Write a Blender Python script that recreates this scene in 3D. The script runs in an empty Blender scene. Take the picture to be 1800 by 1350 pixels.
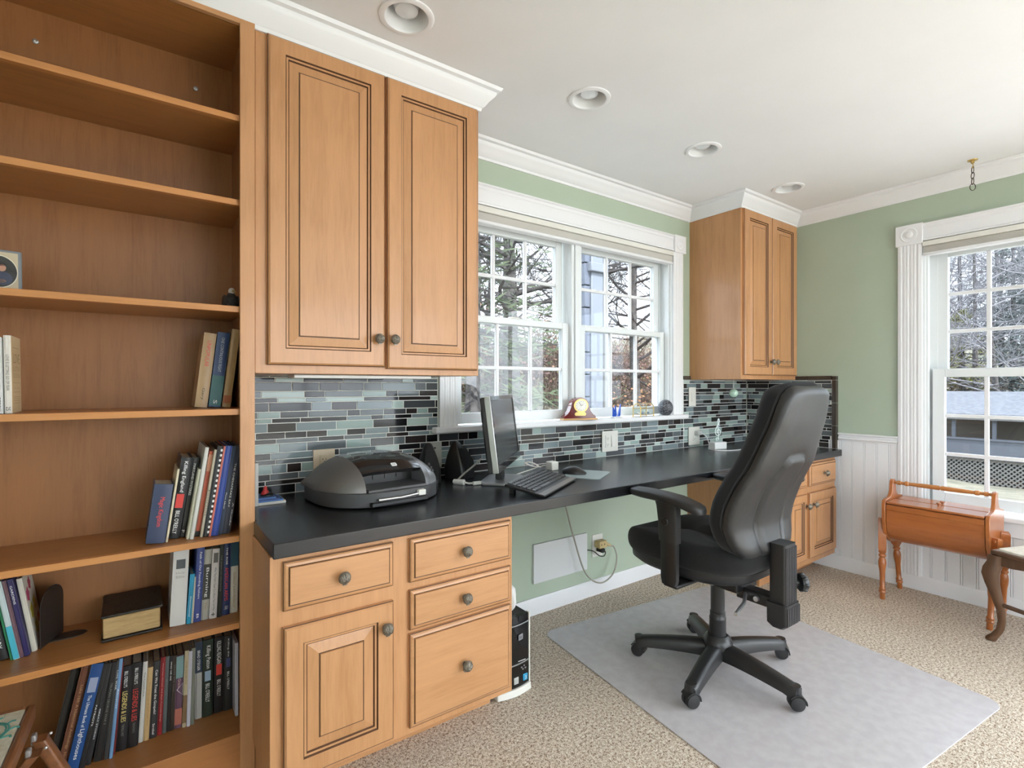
import bpy, bmesh, math, random
from mathutils import Vector, Matrix, Euler
R = random.Random(7)
PI = math.pi
S = bpy.context.scene
COL = S.collection

# ------------------------------------------------------------------ camera, sky, sun, exposure
cd = bpy.data.cameras.new('camera'); CAM = bpy.data.objects.new('camera', cd); COL.objects.link(CAM)
cd.sensor_fit = 'HORIZONTAL'; cd.sensor_width = 36.0; cd.lens = 907.5 / 1800 * 36
cd.shift_y = 2.1 / 1800; cd.clip_start = .02; cd.clip_end = 500
CAM.location = (0, 0, 1.2); CAM.rotation_euler = (PI / 2, 0, math.radians(54.19 - 90))
S.camera = CAM
S.cycles.transparent_max_bounces = 40
W = bpy.data.worlds.new('world'); S.world = W; W.use_nodes = True
bg = W.node_tree.nodes['Background']; bg.inputs[0].default_value = (.85, .93, 1, 1); bg.inputs[1].default_value = 4.8
sl = bpy.data.lights.new('sun', 'SUN'); sl.energy = 9.0; sl.angle = .01; sl.color = (1, .97, .93)
so = bpy.data.objects.new('sun', sl); COL.objects.link(so)
so.rotation_euler = Vector((.2, .75, -.8)).to_track_quat('-Z', 'Y').to_euler()
vs = S.view_settings; vs.view_transform = 'Standard'; vs.look = 'None'; vs.exposure = 1.0; vs.gamma = 1; vs.use_curve_mapping = False

# room numbers (metres)
YB, XR, ZC, XL, YR = 2.13, 3.72, 2.385, -1.35, -2.7      # back wall, right wall, ceiling, left wall, rear wall
ZT = .7825                                               # counter top
SY = 1.763                                               # bookcase / wall cabinet front plane

# ------------------------------------------------------------------ materials
MATS = {}
def P(name, col, rough=.5, metal=0, spec=.5, coat=0, trans=0, sheen=0):
    if name in MATS: return MATS[name]
    m = bpy.data.materials.new(name); m.use_nodes = True
    b = m.node_tree.nodes['Principled BSDF']
    b.inputs['Base Color'].default_value = (*col, 1); b.inputs['Roughness'].default_value = rough
    b.inputs['Metallic'].default_value = metal; b.inputs['Specular IOR Level'].default_value = spec
    b.inputs['Coat Weight'].default_value = coat; b.inputs['Transmission Weight'].default_value = trans
    b.inputs['Coat Roughness'].default_value = .1; b.inputs['Sheen Weight'].default_value = sheen
    MATS[name] = m
    return m
def nodes(m):
    nt = m.node_tree; b = nt.nodes['Principled BSDF']
    tc = nt.nodes.new('ShaderNodeTexCoord')
    def N(t, **k):
        n = nt.nodes.new(t)
        for a, v in k.items():
            if a in n.inputs: n.inputs[a].default_value = v
            else: setattr(n, a, v)
        return n
    return nt, b, tc, N, nt.links.new
def ramp(N, L, src, stops):
    r = N('ShaderNodeValToRGB'); e = r.color_ramp.elements
    while len(e) < len(stops): e.new(.5)
    for i, (p, c) in enumerate(stops): e[i].position = p; e[i].color = (*c, 1)
    L(src, r.inputs[0]); return r
def wood(name, c1, c2, axis='z', rough=.38, sc=1.0, coat=.15, c3=None):
    m = P(name, c1, rough, coat=coat); nt, b, tc, N, L = nodes(m)
    s = {'z': (14, 14, 1.1), 'x': (1.1, 14, 14), 'y': (14, 1.1, 14)}[axis]
    mp = N('ShaderNodeMapping'); mp.inputs['Scale'].default_value = [q * sc for q in s]
    L(tc.outputs['Object'], mp.inputs[0])
    n1 = N('ShaderNodeTexNoise', Scale=2.2, Detail=6.0, Roughness=.6, Distortion=.6); L(mp.outputs[0], n1.inputs['Vector'])
    mp2 = N('ShaderNodeMapping'); mp2.inputs['Scale'].default_value = [q * sc * 7 for q in s]
    L(tc.outputs['Object'], mp2.inputs[0])
    n2 = N('ShaderNodeTexNoise', Scale=2.0, Detail=3.0); L(mp2.outputs[0], n2.inputs['Vector'])
    n3 = N('ShaderNodeTexNoise', Scale=3.5, Detail=2.0); L(tc.outputs['Object'], n3.inputs['Vector'])
    mx = N('ShaderNodeMix', data_type='FLOAT'); mx.inputs[0].default_value = .35
    L(n1.outputs[0], mx.inputs[2]); L(n2.outputs[0], mx.inputs[3])
    mx2 = N('ShaderNodeMix', data_type='FLOAT'); mx2.inputs[0].default_value = .3
    L(mx.outputs[0], mx2.inputs[2]); L(n3.outputs[0], mx2.inputs[3])
    r = ramp(N, L, mx2.outputs[0], [(.34, c2), (.5, c1), (.68, c3 or [min(1, q * 1.12) for q in c1])])
    L(r.outputs[0], b.inputs['Base Color'])
    bp = N('ShaderNodeBump', Strength=.04); L(n2.outputs[0], bp.inputs['Height']); L(bp.outputs[0], b.inputs['Normal'])
    return m
def noisy(name, c1, c2, scale, rough=.6, bump=0, detail=3, bscale=None, lo=.35, hi=.65, metal=0, coat=0, sheen=0, spec=.5, dist=.01):
    m = P(name, c1, rough, metal, spec, coat, sheen=sheen); nt, b, tc, N, L = nodes(m)
    n = N('ShaderNodeTexNoise', Scale=scale, Detail=float(detail)); L(tc.outputs['Object'], n.inputs['Vector'])
    r = ramp(N, L, n.outputs[0], [(lo, c1), (hi, c2)]); L(r.outputs[0], b.inputs['Base Color'])
    if bump:
        n2 = N('ShaderNodeTexNoise', Scale=bscale or scale, Detail=2.0); L(tc.outputs['Object'], n2.inputs['Vector'])
        bp = N('ShaderNodeBump', Strength=bump, Distance=dist); L(n2.outputs[0], bp.inputs['Height']); L(bp.outputs[0], b.inputs['Normal'])
    return m
def glass(name, tint=(1, 1, 1), refl=.09):
    m = bpy.data.materials.new(name); m.use_nodes = True; nt = m.node_tree; nt.nodes.clear()
    o = nt.nodes.new('ShaderNodeOutputMaterial'); t = nt.nodes.new('ShaderNodeBsdfTransparent'); g = nt.nodes.new('ShaderNodeBsdfGlossy')
    t.inputs[0].default_value = (*tint, 1); g.inputs['Roughness'].default_value = .02
    f = nt.nodes.new('ShaderNodeLayerWeight'); f.inputs[0].default_value = .5
    pw = nt.nodes.new('ShaderNodeMath'); pw.operation = 'POWER'; pw.inputs[1].default_value = 4; nt.links.new(f.outputs['Facing'], pw.inputs[0])
    ma = nt.nodes.new('ShaderNodeMath'); ma.operation = 'MULTIPLY_ADD'; ma.inputs[1].default_value = .6; ma.inputs[2].default_value = refl * .4; nt.links.new(pw.outputs[0], ma.inputs[0])
    x = nt.nodes.new('ShaderNodeMixShader'); nt.links.new(ma.outputs[0], x.inputs[0])
    nt.links.new(t.outputs[0], x.inputs[1]); nt.links.new(g.outputs[0], x.inputs[2]); nt.links.new(x.outputs[0], o.inputs[0])
    MATS[name] = m; return m

M_MAPLE = wood('maple_vertical', (.505, .257, .115), (.42, .203, .083), 'z')
M_MAPLEX = wood('maple_horizontal', (.505, .257, .115), (.42, .203, .083), 'x')
M_GLAZE = P('dark_glaze', (.085, .034, .012), .5)
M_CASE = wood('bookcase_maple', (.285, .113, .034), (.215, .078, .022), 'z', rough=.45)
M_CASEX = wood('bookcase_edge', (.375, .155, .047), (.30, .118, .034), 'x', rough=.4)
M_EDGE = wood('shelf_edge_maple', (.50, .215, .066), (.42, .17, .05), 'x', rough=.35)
M_WHITE = P('white_paint', (.80, .805, .825), .35)
M_CEIL = noisy('ceiling_paint', (.825, .83, .845), (.80, .805, .82), 3, .8)
M_GREEN = noisy('green_wall_paint', (.425, .50, .395), (.41, .485, .38), 4, .6, bump=.02, bscale=120)
M_SASH = P('window_vinyl', (.76, .79, .80), .3)
M_COUNTER = P('black_laminate', (.010, .011, .014), .27, spec=.6)
M_GROUT = P('grout', (.80, .80, .76), .8)
M_KNOB = P('pewter', (.20, .175, .14), .42, .5)
M_BLACK = P('black_plastic', (.013, .013, .014), .35)
M_BLACK2 = P('soft_black_plastic', (.020, .020, .021), .46)
M_DARKGREY = P('dark_grey_plastic', (.06, .06, .063), .42)
M_SILVER = P('silver_plastic', (.42, .43, .45), .28, .6)
M_GREYP = P('grey_plastic', (.17, .16, .155), .34, .3)
M_OFFWHITE = P('offwhite_plastic', (.74, .73, .68), .35)
M_BEIGE = P('beige_plastic', (.62, .52, .38), .45)
M_BRASS = P('brass', (.62, .44, .16), .28, .9)
M_STEEL = P('steel', (.55, .55, .56), .3, .9)
M_FABRIC = noisy('black_fabric', (.011, .011, .012), (.017, .0165, .0165), 400, .95, bump=.25, bscale=500, sheen=.12, spec=.2, dist=.003)
M_SHELL = noisy('chair_shell_plastic', (.022, .022, .023), (.028, .028, .029), 60, .40, bump=.15, bscale=700, dist=.002)
M_BASE = P('chair_base_plastic', (.022, .022, .023), .34)
M_MAT = noisy('chair_mat', (.50, .475, .495), (.56, .54, .555), 25, .33, bump=.12, bscale=420, dist=.003)
M_PAGES = noisy('book_pages', (.62, .55, .42), (.48, .41, .30), 150, .9)
M_PANE = glass('dimmed_window_glass', (.70, .72, .74)); M_CLEAR = glass('open_window_glass')  # tint in the first glass is added to dim the view outdoors
M_ORANGE = wood('orange_maple', (.40, .125, .03), (.30, .085, .02), 'y', rough=.28, coat=.4)
M_WALNUT = wood('dark_walnut', (.11, .05, .022), (.065, .028, .012), 'z', rough=.35, coat=.2)
M_CREAM = P('cream', (.72, .68, .58), .6)
M_WTXT = P('white_print', (.85, .85, .85), .5)
M_YTXT = P('yellow_print', (.80, .66, .22), .5)
M_RTXT = P('red_print', (.65, .05, .04), .5)
M_KTXT = P('black_print', (.02, .02, .02), .5)
M_BTXT = P('brown_print', (.30, .18, .07), .5)
# carpet
M_CARPET = P('carpet', (.5, .42, .32), .95, spec=.1)
def _carpet():
    nt, b, tc, N, L = nodes(M_CARPET)
    n = N('ShaderNodeTexNoise', Scale=95.0, Detail=3.0, Roughness=.7); L(tc.outputs['Object'], n.inputs['Vector'])
    n2 = N('ShaderNodeTexNoise', Scale=230.0, Detail=2.0); L(tc.outputs['Object'], n2.inputs['Vector'])
    n3 = N('ShaderNodeTexNoise', Scale=3.0, Detail=2.0); L(tc.outputs['Object'], n3.inputs['Vector'])
    mx = N('ShaderNodeMix', data_type='FLOAT'); mx.inputs[0].default_value = .4
    L(n.outputs[0], mx.inputs[2]); L(n2.outputs[0], mx.inputs[3])
    r = ramp(N, L, mx.outputs[0], [(.38, (.19, .12, .08)), (.46, (.56, .45, .345)), (.54, (.79, .695, .585)), (.62, (.94, .875, .785))])
    mm = N('ShaderNodeMix', data_type='RGBA', blend_type='MULTIPLY'); mm.inputs[0].default_value = .5
    r2 = ramp(N, L, n3.outputs[0], [(.35, (.86, .85, .84)), (.65, (1, 1, 1))])
    L(r.outputs[0], mm.inputs[6]); L(r2.outputs[0], mm.inputs[7]); L(mm.outputs[2], b.inputs['Base Color'])
    bp = N('ShaderNodeBump', Strength=1.0, Distance=.012); L(mx.outputs[0], bp.inputs['Height']); L(bp.outputs[0], b.inputs['Normal'])
_carpet()
TILE = [P('tile_black', (.012, .012, .014), .08, spec=.32), P('tile_brownblack', (.030, .024, .024), .08, spec=.32), P('tile_charcoal', (.060, .064, .070), .08, spec=.32),
        P('tile_slate', (.12, .14, .15), .08, spec=.32), P('tile_grey_blue', (.20, .25, .27), .08, spec=.32), P('tile_aqua', (.30, .39, .37), .08, spec=.32), P('tile_pale_aqua', (.42, .52, .49), .08, spec=.32)]
M_BORDER = P('border_tile_brown', (.055, .042, .034), .12, spec=.7)

# ------------------------------------------------------------------ mesh helpers
class MB:
    def __init__(s, fn=None): s.v = []; s.f = []; s.m = []; s.X = Matrix(); s.fn = fn
    def add(s, vs_, fs, mi=0):
        o = len(s.v)
        for p in vs_:
            p = s.X @ Vector(p)
            s.v.append(s.fn(*p) if s.fn else tuple(p))
        s.f += [tuple(o + i for i in f) for f in fs]; s.m += [mi] * len(fs)
        return s
    def box(s, x0, x1, y0, y1, z0, z1, mi=0):
        return s.add([(x, y, z) for x in (x0, x1) for y in (y0, y1) for z in (z0, z1)],
                     [(0, 1, 3, 2), (4, 6, 7, 5), (0, 4, 5, 1), (2, 3, 7, 6), (0, 2, 6, 4), (1, 5, 7, 3)], mi)
    def loft(s, rings, mi=0, cap=True, closed=True, wrap=False):
        n = len(rings[0]); v = [p for r in rings for p in r]; f = []
        K = len(rings)
        for k in range(K if wrap else K - 1):
            a, b = k * n, ((k + 1) % K) * n
            for i in range(n if closed else n - 1):
                j = (i + 1) % n; f.append((a + i, a + j, b + j, b + i))
        if cap and not wrap: f += [tuple(range(n))[::-1], tuple((K - 1) * n + i for i in range(n))]
        return s.add(v, f, mi)
    def cyl(s, p0, p1, r0, r1=None, n=16, mi=0, cap=True): return s.tube([p0, p1], [r0, r0 if r1 is None else r1], n, mi, cap)
    def tube(s, pts, rad, n=8, mi=0, cap=True, wrap=False):
        pts = [Vector(p) for p in pts]; K = len(pts)
        if not isinstance(rad, (list, tuple)): rad = [rad] * K
        rings = []; u = None
        for k in range(K):
            if wrap: t = pts[(k + 1) % K] - pts[k - 1]
            else: t = pts[min(k + 1, K - 1)] - pts[max(k - 1, 0)]
            t.normalize()
            if u is None: u = t.orthogonal().normalized()
            else:
                u = u - t * u.dot(t)
                u = u.normalized() if u.length > 1e-6 else t.orthogonal().normalized()
            w = t.cross(u)
            rings.append([pts[k] + (u * math.cos(2 * PI * i / n) + w * math.sin(2 * PI * i / n)) * rad[k] for i in range(n)])
        return s.loft(rings, mi, cap, True, wrap)
    def lathe(s, prof, n=20, mi=0, cap=True):      # (r, z) about local z
        return s.loft([[(r * math.cos(2 * PI * i / n), r * math.sin(2 * PI * i / n), z) for i in range(n)] for r, z in prof], mi, cap)
    def prism(s, poly, z0, z1, mi=0):               # polygon in xy, extruded z
        return s.loft([[(x, y, z0) for x, y in poly], [(x, y, z1) for x, y in poly]], mi)
    def sph(s, c, r, n=12, k=8, sc=(1, 1, 1), mi=0):
        c = Vector(c)
        rr = [[c + Vector((sc[0] * r * math.sin(PI * j / k) * math.cos(2 * PI * i / n), sc[1] * r * math.sin(PI * j / k) * math.sin(2 * PI * i / n), sc[2] * r * math.cos(PI * j / k))) for i in range(n)] for j in range(1, k)]
        s.loft(rr, mi, False)
        t = c + Vector((0, 0, sc[2] * r)); b = c - Vector((0, 0, sc[2] * r))
        s.add([t] + rr[0], [(0, 1 + i, 1 + (i + 1) % n) for i in range(n)], mi)
        s.add([b] + rr[-1], [(0, 1 + (i + 1) % n, 1 + i) for i in range(n)], mi)
        return s
    def mesh(s, name, mats, ang=35, merge=False):
        me = bpy.data.meshes.new(name); me.from_pydata([tuple(p) for p in s.v], [], s.f)
        for m in (mats if isinstance(mats, (list, tuple)) else [mats]): me.materials.append(m)
        me.polygons.foreach_set('material_index', s.m)
        bm = bmesh.new(); bm.from_mesh(me)
        if merge: bmesh.ops.remove_doubles(bm, verts=bm.verts, dist=1e-5)
        bmesh.ops.recalc_face_normals(bm, faces=bm.faces); bm.to_mesh(me); bm.free()
        if ang:
            me.polygons.foreach_set('use_smooth', [True] * len(me.polygons)); me.set_sharp_from_angle(angle=math.radians(ang))
        me.update(); return me
    def build(s, name, mats, parent=None, bevel=0, seg=2, sub=0, ang=35, merge=False, loc=None, rz=0):
        o = bpy.data.objects.new(name, s.mesh(name, mats, ang, merge)); COL.objects.link(o)
        if parent: o.parent = parent
        if loc: o.location = loc
        if rz: o.rotation_euler = (0, 0, rz)
        if bevel:
            b = o.modifiers.new('bevel', 'BEVEL'); b.width = bevel; b.segments = seg; b.limit_method = 'ANGLE'; b.angle_limit = math.radians(40)
        if sub:
            b = o.modifiers.new('sub', 'SUBSURF'); b.levels = sub; b.render_levels = sub
        return o
def bx(*a, fn=None): return MB(fn).box(*a)
def tag(o, label=None, cat=None, group=None, kind=None):
    for k, v in (('label', label), ('category', cat), ('group', group), ('kind', kind)):
        if v: o[k] = v
    return o
def thing(name, label, cat, loc=(0, 0, 0), rz=0, group=None, kind=None):
    o = bpy.data.objects.new(name, None); COL.objects.link(o); o.location = loc; o.rotation_euler = (0, 0, rz); o.empty_display_size = .05
    return tag(o, label, cat, group, kind)
def inst(name, me, parent=None, loc=(0, 0, 0), rot=(0, 0, 0)):
    o = bpy.data.objects.new(name, me); COL.objects.link(o); o.parent = parent; o.location = loc; o.rotation_euler = rot; return o
def copy_tree(o, parent=None):
    c = o.copy(); COL.objects.link(c); c.parent = parent
    for ch in list(o.children): copy_tree(ch, c)
    return c
def frame(o, x, y):                                  # 4x4 with given origin, x axis, y axis
    x = Vector(x).normalized(); y = Vector(y); y = (y - x * y.dot(x)).normalized(); z = x.cross(y)
    m = Matrix((x, y, z)).transposed().to_4x4(); m.translation = Vector(o); return m
def text(s, mat, parent, o, x, y, w, h, name='title', ext=.0003, keep=False):
    """lettering that fills a w by h box centred at o, x reading direction, y up"""
    c = bpy.data.curves.new('t', 'FONT'); c.body = s; c.size = 1; c.resolution_u = 2; c.extrude = 0
    to = bpy.data.objects.new('t', c); me = bpy.data.meshes.new_from_object(to)
    bpy.data.objects.remove(to); bpy.data.curves.remove(c)
    if not len(me.vertices): return None
    xs = [v.co.x for v in me.vertices]; ys = [v.co.y for v in me.vertices]
    a, b, e, f = min(xs), max(xs), min(ys), max(ys)
    sx, sy = w / max(b - a, 1e-4), h / max(f - e, 1e-4)
    if keep: sx = sy = min(sx, sy)
    M = frame(o, x, y) @ Matrix.Diagonal((sx, sy, 1, 1)) @ Matrix.Translation((-(a + b) / 2, -(e + f) / 2, ext))
    me.transform(M); me.materials.clear(); me.materials.append(mat); me.name = name
    return inst(name, me, parent)
def rrect(w, h, r, n=5, cx=0, cy=0):
    out = []
    for sx, sy, a0 in ((1, 1, 0), (-1, 1, 90), (-1, -1, 180), (1, -1, 270)):
        for k in range(n + 1):
            a = math.radians(a0 + 90 * k / n); out.append((cx + sx * (w / 2 - r) + r * math.cos(a), cy + sy * (h / 2 - r) + r * math.sin(a)))
    return out
def bez(pts, n=24):
    """Catmull-Rom through points"""
    p = [Vector(q) for q in pts]; p = [p[0] * 2 - p[1]] + p + [p[-1] * 2 - p[-2]]; out = []
    segs = len(p) - 3
    for k in range(segs):
        m = max(2, n // segs)
        for i in range(m):
            t = i / m; a, b, c, d = p[k:k + 4]
            out.append(.5 * ((2 * b) + (c - a) * t + (2 * a - 5 * b + 4 * c - d) * t * t + (3 * b - 3 * c + d - a) * t ** 3))
    out.append(p[-2]); return out
def sweep(mb, prof, path, mi=0, closed_prof=False):
    """prof: (out, up) ; path: xy points, room on the right hand side, mitred"""
    pts = [Vector((a, b)) for a, b in path]; rings = []
    def nrm(a, b): d = (b - a).normalized(); return Vector((d.y, -d.x))
    for i, p in enumerate(pts):
        if i == 0: n = nrm(pts[0], pts[1])
        elif i == len(pts) - 1: n = nrm(pts[-2], pts[-1])
        else:
            a, b = nrm(pts[i - 1], p), nrm(p, pts[i + 1]); n = (a + b); n = n / max(n.dot(a), .2)
        rings.append([(p.x + n.x * o, p.y + n.y * o, z) for o, z in prof])
    mb.loft(rings, mi, cap=True, closed=True); return mb
def wall_mesh(us, vs_, holes, n0, n1, fn, name, mat, cuts=None):
    """grid wall with rectangular holes, one connected mesh"""
    U = sorted(set(us + [h[0] for h in holes] + [h[1] for h in holes])); V = sorted(set(vs_ + [h[2] for h in holes] + [h[3] for h in holes]))
    def hole(i, j):
        if not (0 <= i < len(U) - 1 and 0 <= j < len(V) - 1): return True
        cu, cv = (U[i] + U[i + 1]) / 2, (V[j] + V[j + 1]) / 2
        return any(h[0] < cu < h[1] and h[2] < cv < h[3] for h in holes)
    mb = MB(fn)
    for i in range(len(U) - 1):
        for j in range(len(V) - 1):
            if hole(i, j): continue
            a, b, c, d = U[i], U[i + 1], V[j], V[j + 1]
            mb.add([(a, n0, c), (b, n0, c), (b, n0, d), (a, n0, d)], [(0, 1, 2, 3)]); mb.add([(a, n1, c), (b, n1, c), (b, n1, d), (a, n1, d)], [(0, 3, 2, 1)])
            for (q, e1, e2) in ((hole(i - 1, j), (a, c), (a, d)), (hole(i + 1, j), (b, d), (b, c)), (hole(i, j - 1), (b, c), (a, c)), (hole(i, j + 1), (a, d), (b, d))):
                if q: mb.add([(e1[0], n0, e1[1]), (e2[0], n0, e2[1]), (e2[0], n1, e2[1]), (e1[0], n1, e1[1])], [(0, 1, 2, 3)])
    return mb.build(name, mat, merge=True, ang=20)
fB = lambda u, n, z: (u, YB + n, z)                  # back wall: u = x, n outwards
fR = lambda u, n, z: (XR + n, u, z)                  # right wall: u = y
fL = lambda u, n, z: (XL - n, u, z)                  # left wall: u = y
fA = lambda u, n, z: (u, YR - n, z)                  # rear wall

# ------------------------------------------------------------------ room shell
LX = [.697, 1.509, 2.3, 3.16]; LY = 1.545
def st(o): return tag(o, kind='structure')
st(bx(XL, XR + .02, YR, YB + .02, -.06, 0).build('floor', M_CARPET))
def cans(mb):
    for lx in LX:
        n = 32; h = .12; sq = []
        for i in range(n):
            a = 2 * PI * i / n; c, s_ = math.cos(a), math.sin(a); q = h / max(abs(c), abs(s_)); sq.append((lx + c * q, 0, LY + s_ * q))
        ci = [(lx + .07 * math.cos(2 * PI * i / n), 0, LY + .07 * math.sin(2 * PI * i / n)) for i in range(n)]
        mb.loft([sq, ci], cap=False)
def ceiling():
    fC = lambda u, n, v: (u, v, ZC + n)
    holes = [(x - .12, x + .12, LY - .12, LY + .12) for x in LX]
    mb = MB(fC); U = sorted([XL, XR] + [h[0] for h in holes] + [h[1] for h in holes]); V = [YR, LY - .12, LY + .12, YB]
    for i in range(len(U) - 1):
        for j in range(3):
            if j == 1 and i % 2 == 1: continue
            mb.add([(U[i], 0, V[j]), (U[i + 1], 0, V[j]), (U[i + 1], 0, V[j + 1]), (U[i], 0, V[j + 1])], [(0, 1, 2, 3)])
    cans(mb); mb.add([(XL, .2, YR), (XR, .2, YR), (XR, .2, YB), (XL, .2, YB)], [(0, 1, 2, 3)])
    st(mb.build('ceiling', M_CEIL, merge=True, ang=20))
ceiling()
W1 = (1.207, 2.828, .998, 2.07)
W2 = (.345, 1.045, .50, 2.045)
W3 = (-2.45, -.15, .20, 2.15)
W4 = (.9, 3.35, .15, 2.15)
st(wall_mesh([XL - .15, XR + .16], [0, ZC], [W1], 0, .15, fB, 'wall_back', M_GREEN))
st(wall_mesh([YR, YB], [0, ZC], [W2, W3], 0, .15, fR, 'wall_right', M_GREEN))
st(wall_mesh([XL - .15, XR + .16], [0, ZC], [W4], 0, .15, fA, 'wall_rear', M_GREEN))
W5 = (-2.4, -.9, .45, 2.1)  # unseen left window, added to throw light on the right wall
st(wall_mesh([YR, YB], [0, ZC], [W5], 0, .15, fL, 'wall_left', M_GREEN))
crown = [(0, ZC - .085), (.007, ZC - .085), (.010, ZC - .074), (.018, ZC - .068), (.030, ZC - .050), (.046, ZC - .034), (.052, ZC - .024), (.053, ZC - .016), (.066, ZC - .012), (.072, ZC - .001), (0, ZC - .001)]
st(sweep(MB(), crown, [(XL, SY - .001), (1.106, SY - .001), (1.106, YB), (3.018, YB), (3.018, SY - .001), (XR, SY - .001), (XR, YR)]).build('trim_1', M_WHITE))
base = [(0, 0), (.016, 0), (.016, .062), (.012, .070), (.012, .076), (.006, .085), (0, .085)]
st(sweep(MB(), base, [(1.078, YB), (2.985, YB)]).build('baseboard_back', M_WHITE))
st(sweep(MB(), base, [(XR - .008, 1.65), (XR - .008, YR)]).build('baseboard_right', M_WHITE))
# wainscot on the right wall: each bead board its own piece
WS = thing('trim_2', None, None, kind='structure')
bw = .068
def board(w, z0, z1):
    mb = MB()
    prof = [(0, 0), (0, -.004), (.004, -.009), (w - .012, -.009), (w - .010, -.005), (w - .008, -.005), (w - .006, -.009), (w - .002, -.009), (w, -.004), (w, 0)]
    mb.loft([[(q, p, z0) for p, q in prof], [(q, p, z1) for p, q in prof]]); return mb.mesh('bead_board', M_WHITE)
full = board(bw, .08, .84); short = board(bw, .08, .40)
y = 1.552
while y > -.2:
    yy = y - bw
    inst('bead_board', full if yy > 1.06 or yy < .2 else short, WS, (XR, yy, 0)); y = yy
rail = [(0, .838), (.012, .838), (.014, .848), (.022, .852), (.022, .862), (.014, .868), (.014, .878), (.028, .882), (.028, .89), (0, .89)]
st(sweep(MB(), rail, [(XR, 1.488), (XR, 1.164)]).build('trim_3', M_WHITE))

# ------------------------------------------------------------------ windows
def sash(parent, fn, u0, u1, z0, z1, n, cols, rows, stile=.048, top=.04, bot=.05, mw=.018):
    mb = MB(fn); d = .017
    mb.box(u0, u0 + stile, n - d, n + d, z0, z1); mb.box(u1 - stile, u1, n - d, n + d, z0, z1)
    mb.box(u0 + stile, u1 - stile, n - d, n + d, z1 - top, z1); mb.box(u0 + stile, u1 - stile, n - d, n + d, z0, z0 + bot)
    a, b, c, e = u0 + stile, u1 - stile, z0 + bot, z1 - top
    s_ = mb.build('sash', M_SASH, parent, bevel=.003, seg=2)
    for i in range(1, cols): x = a + (b - a) * i / cols; bx(x - mw / 2, x + mw / 2, n - .009, n + .009, c, e, fn=fn).build('muntin', M_WHITE, s_, bevel=.003)
    for j in range(1, rows): z = c + (e - c) * j / rows; bx(a, b, n - .0092, n + .0092, z - mw / 2, z + mw / 2, fn=fn).build('muntin', M_WHITE, s_, bevel=.003)
    for i in range(cols):
        for j in range(rows):
            bx(a + (b - a) * i / cols, a + (b - a) * (i + 1) / cols, n - .002, n + .002, c + (e - c) * j / rows, c + (e - c) * (j + 1) / rows, fn=fn).build('pane', M_PANE, s_, ang=0)
    return s_
def casing(parent, fn, u0, u1, z0, z1, name='side_casing'):
    w = u1 - u0
    pr = [(0, 0), (0, -.016)]
    k = 5
    for i in range(k):
        a = .14 + .72 * i / k; b = .14 + .72 * (i + 1) / k
        pr += [(a * w, -.019), ((a + .03) * w, -.0165 if i % 2 == 0 else -.0178), ((b - .03) * w, -.0165 if i % 2 == 0 else -.0178)]
    pr += [(.86 * w, -.019), (w, -.016), (w, 0)]
    mb = MB(fn); mb.loft([[(u0 + p, q, z0) for p, q in pr], [(u0 + p, q, z1) for p, q in pr]])
    return mb.build(name, M_WHITE, parent, ang=25)
def rosette(parent, fn, u0, u1, z0, z1):
    mb = MB(fn); mb.box(u0, u1, -.027, 0, z0, z1)
    r = min(u1 - u0, z1 - z0) / 2 * .74; cu, cz = (u0 + u1) / 2, (z0 + z1) / 2; rg = []
    for q, h in ((1, .0265), (.95, .030), (.82, .030), (.74, .0275), (.5, .0275), (.42, .031), (.2, .033), (.02, .033)):
        rg.append([(cu + r * q * math.cos(2 * PI * i / 28), -h, cz + r * q * math.sin(2 * PI * i / 28)) for i in range(28)])
    mb.loft(rg, cap=False); return mb.build('rosette', M_WHITE, parent)
def jambs(parent, fn, W_, lin=.014):
    u0, u1, z0, z1 = W_; mb = MB(fn); t = .012
    mb.box(u0, u0 + t, 0, .15, z0, z1); mb.box(u1 - t, u1, 0, .15, z0, z1); mb.box(u0 + t, u1 - t, 0, .15, z1 - t, z1); mb.box(u0 + t, u1 - t, 0, .15, z0, z0 + .006)
    for q, s_ in ((u0 + t, 1), (u1 - t, -1)):
        for w_, a_, b_ in ((.010, .012, .042), (lin, .082, .122), (lin * .55, .122, .148)):
            mb.box(min(q, q + s_ * w_), max(q, q + s_ * w_), a_, b_, z0 + .007, z1 - t - .001)
    return mb.build('jamb', M_SASH, parent)
def head_casing(parent, fn, u0, u1, z0, z1):
    pr = [(0, z0), (-.016, z0), (-.019, z0 + .008), (-.014, z0 + .014), (-.014, z1 - .03), (-.018, z1 - .024), (-.018, z1 - .012), (-.026, z1 - .006), (-.026, z1), (0, z1)]
    mb = MB(fn); mb.loft([[(u0, n, z) for n, z in pr], [(u1, n, z) for n, z in pr]]); return mb.build('head_casing', M_WHITE, parent, ang=25)
w1 = thing('window_1', None, None, kind='structure')
jambs(w1, fB, W1)
casing(w1, fB, 1.118, 1.210, 1.008, 2.075); casing(w1, fB, 2.826, 2.926, 1.008, 2.075)
head_casing(w1, fB, 1.212, 2.826, 2.078, 2.178)
rosette(w1, fB, 1.112, 1.212, 2.07, 2.182); rosette(w1, fB, 2.826, 2.942, 2.07, 2.182)
MB(fB).box(1.083, 2.945, -.048, .03, .981, 1.008).build('stool', M_WHITE, w1, bevel=.006, seg=3)
bx(1.965, 2.043, .022, .13, 1.008, 2.06, fn=fB).build('mullion', M_SASH, w1, bevel=.004)
bx(1.985, 2.023, .012, .022, 1.008, 2.06, fn=fB).build('mullion_bead', M_SASH, w1, bevel=.003)
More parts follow.
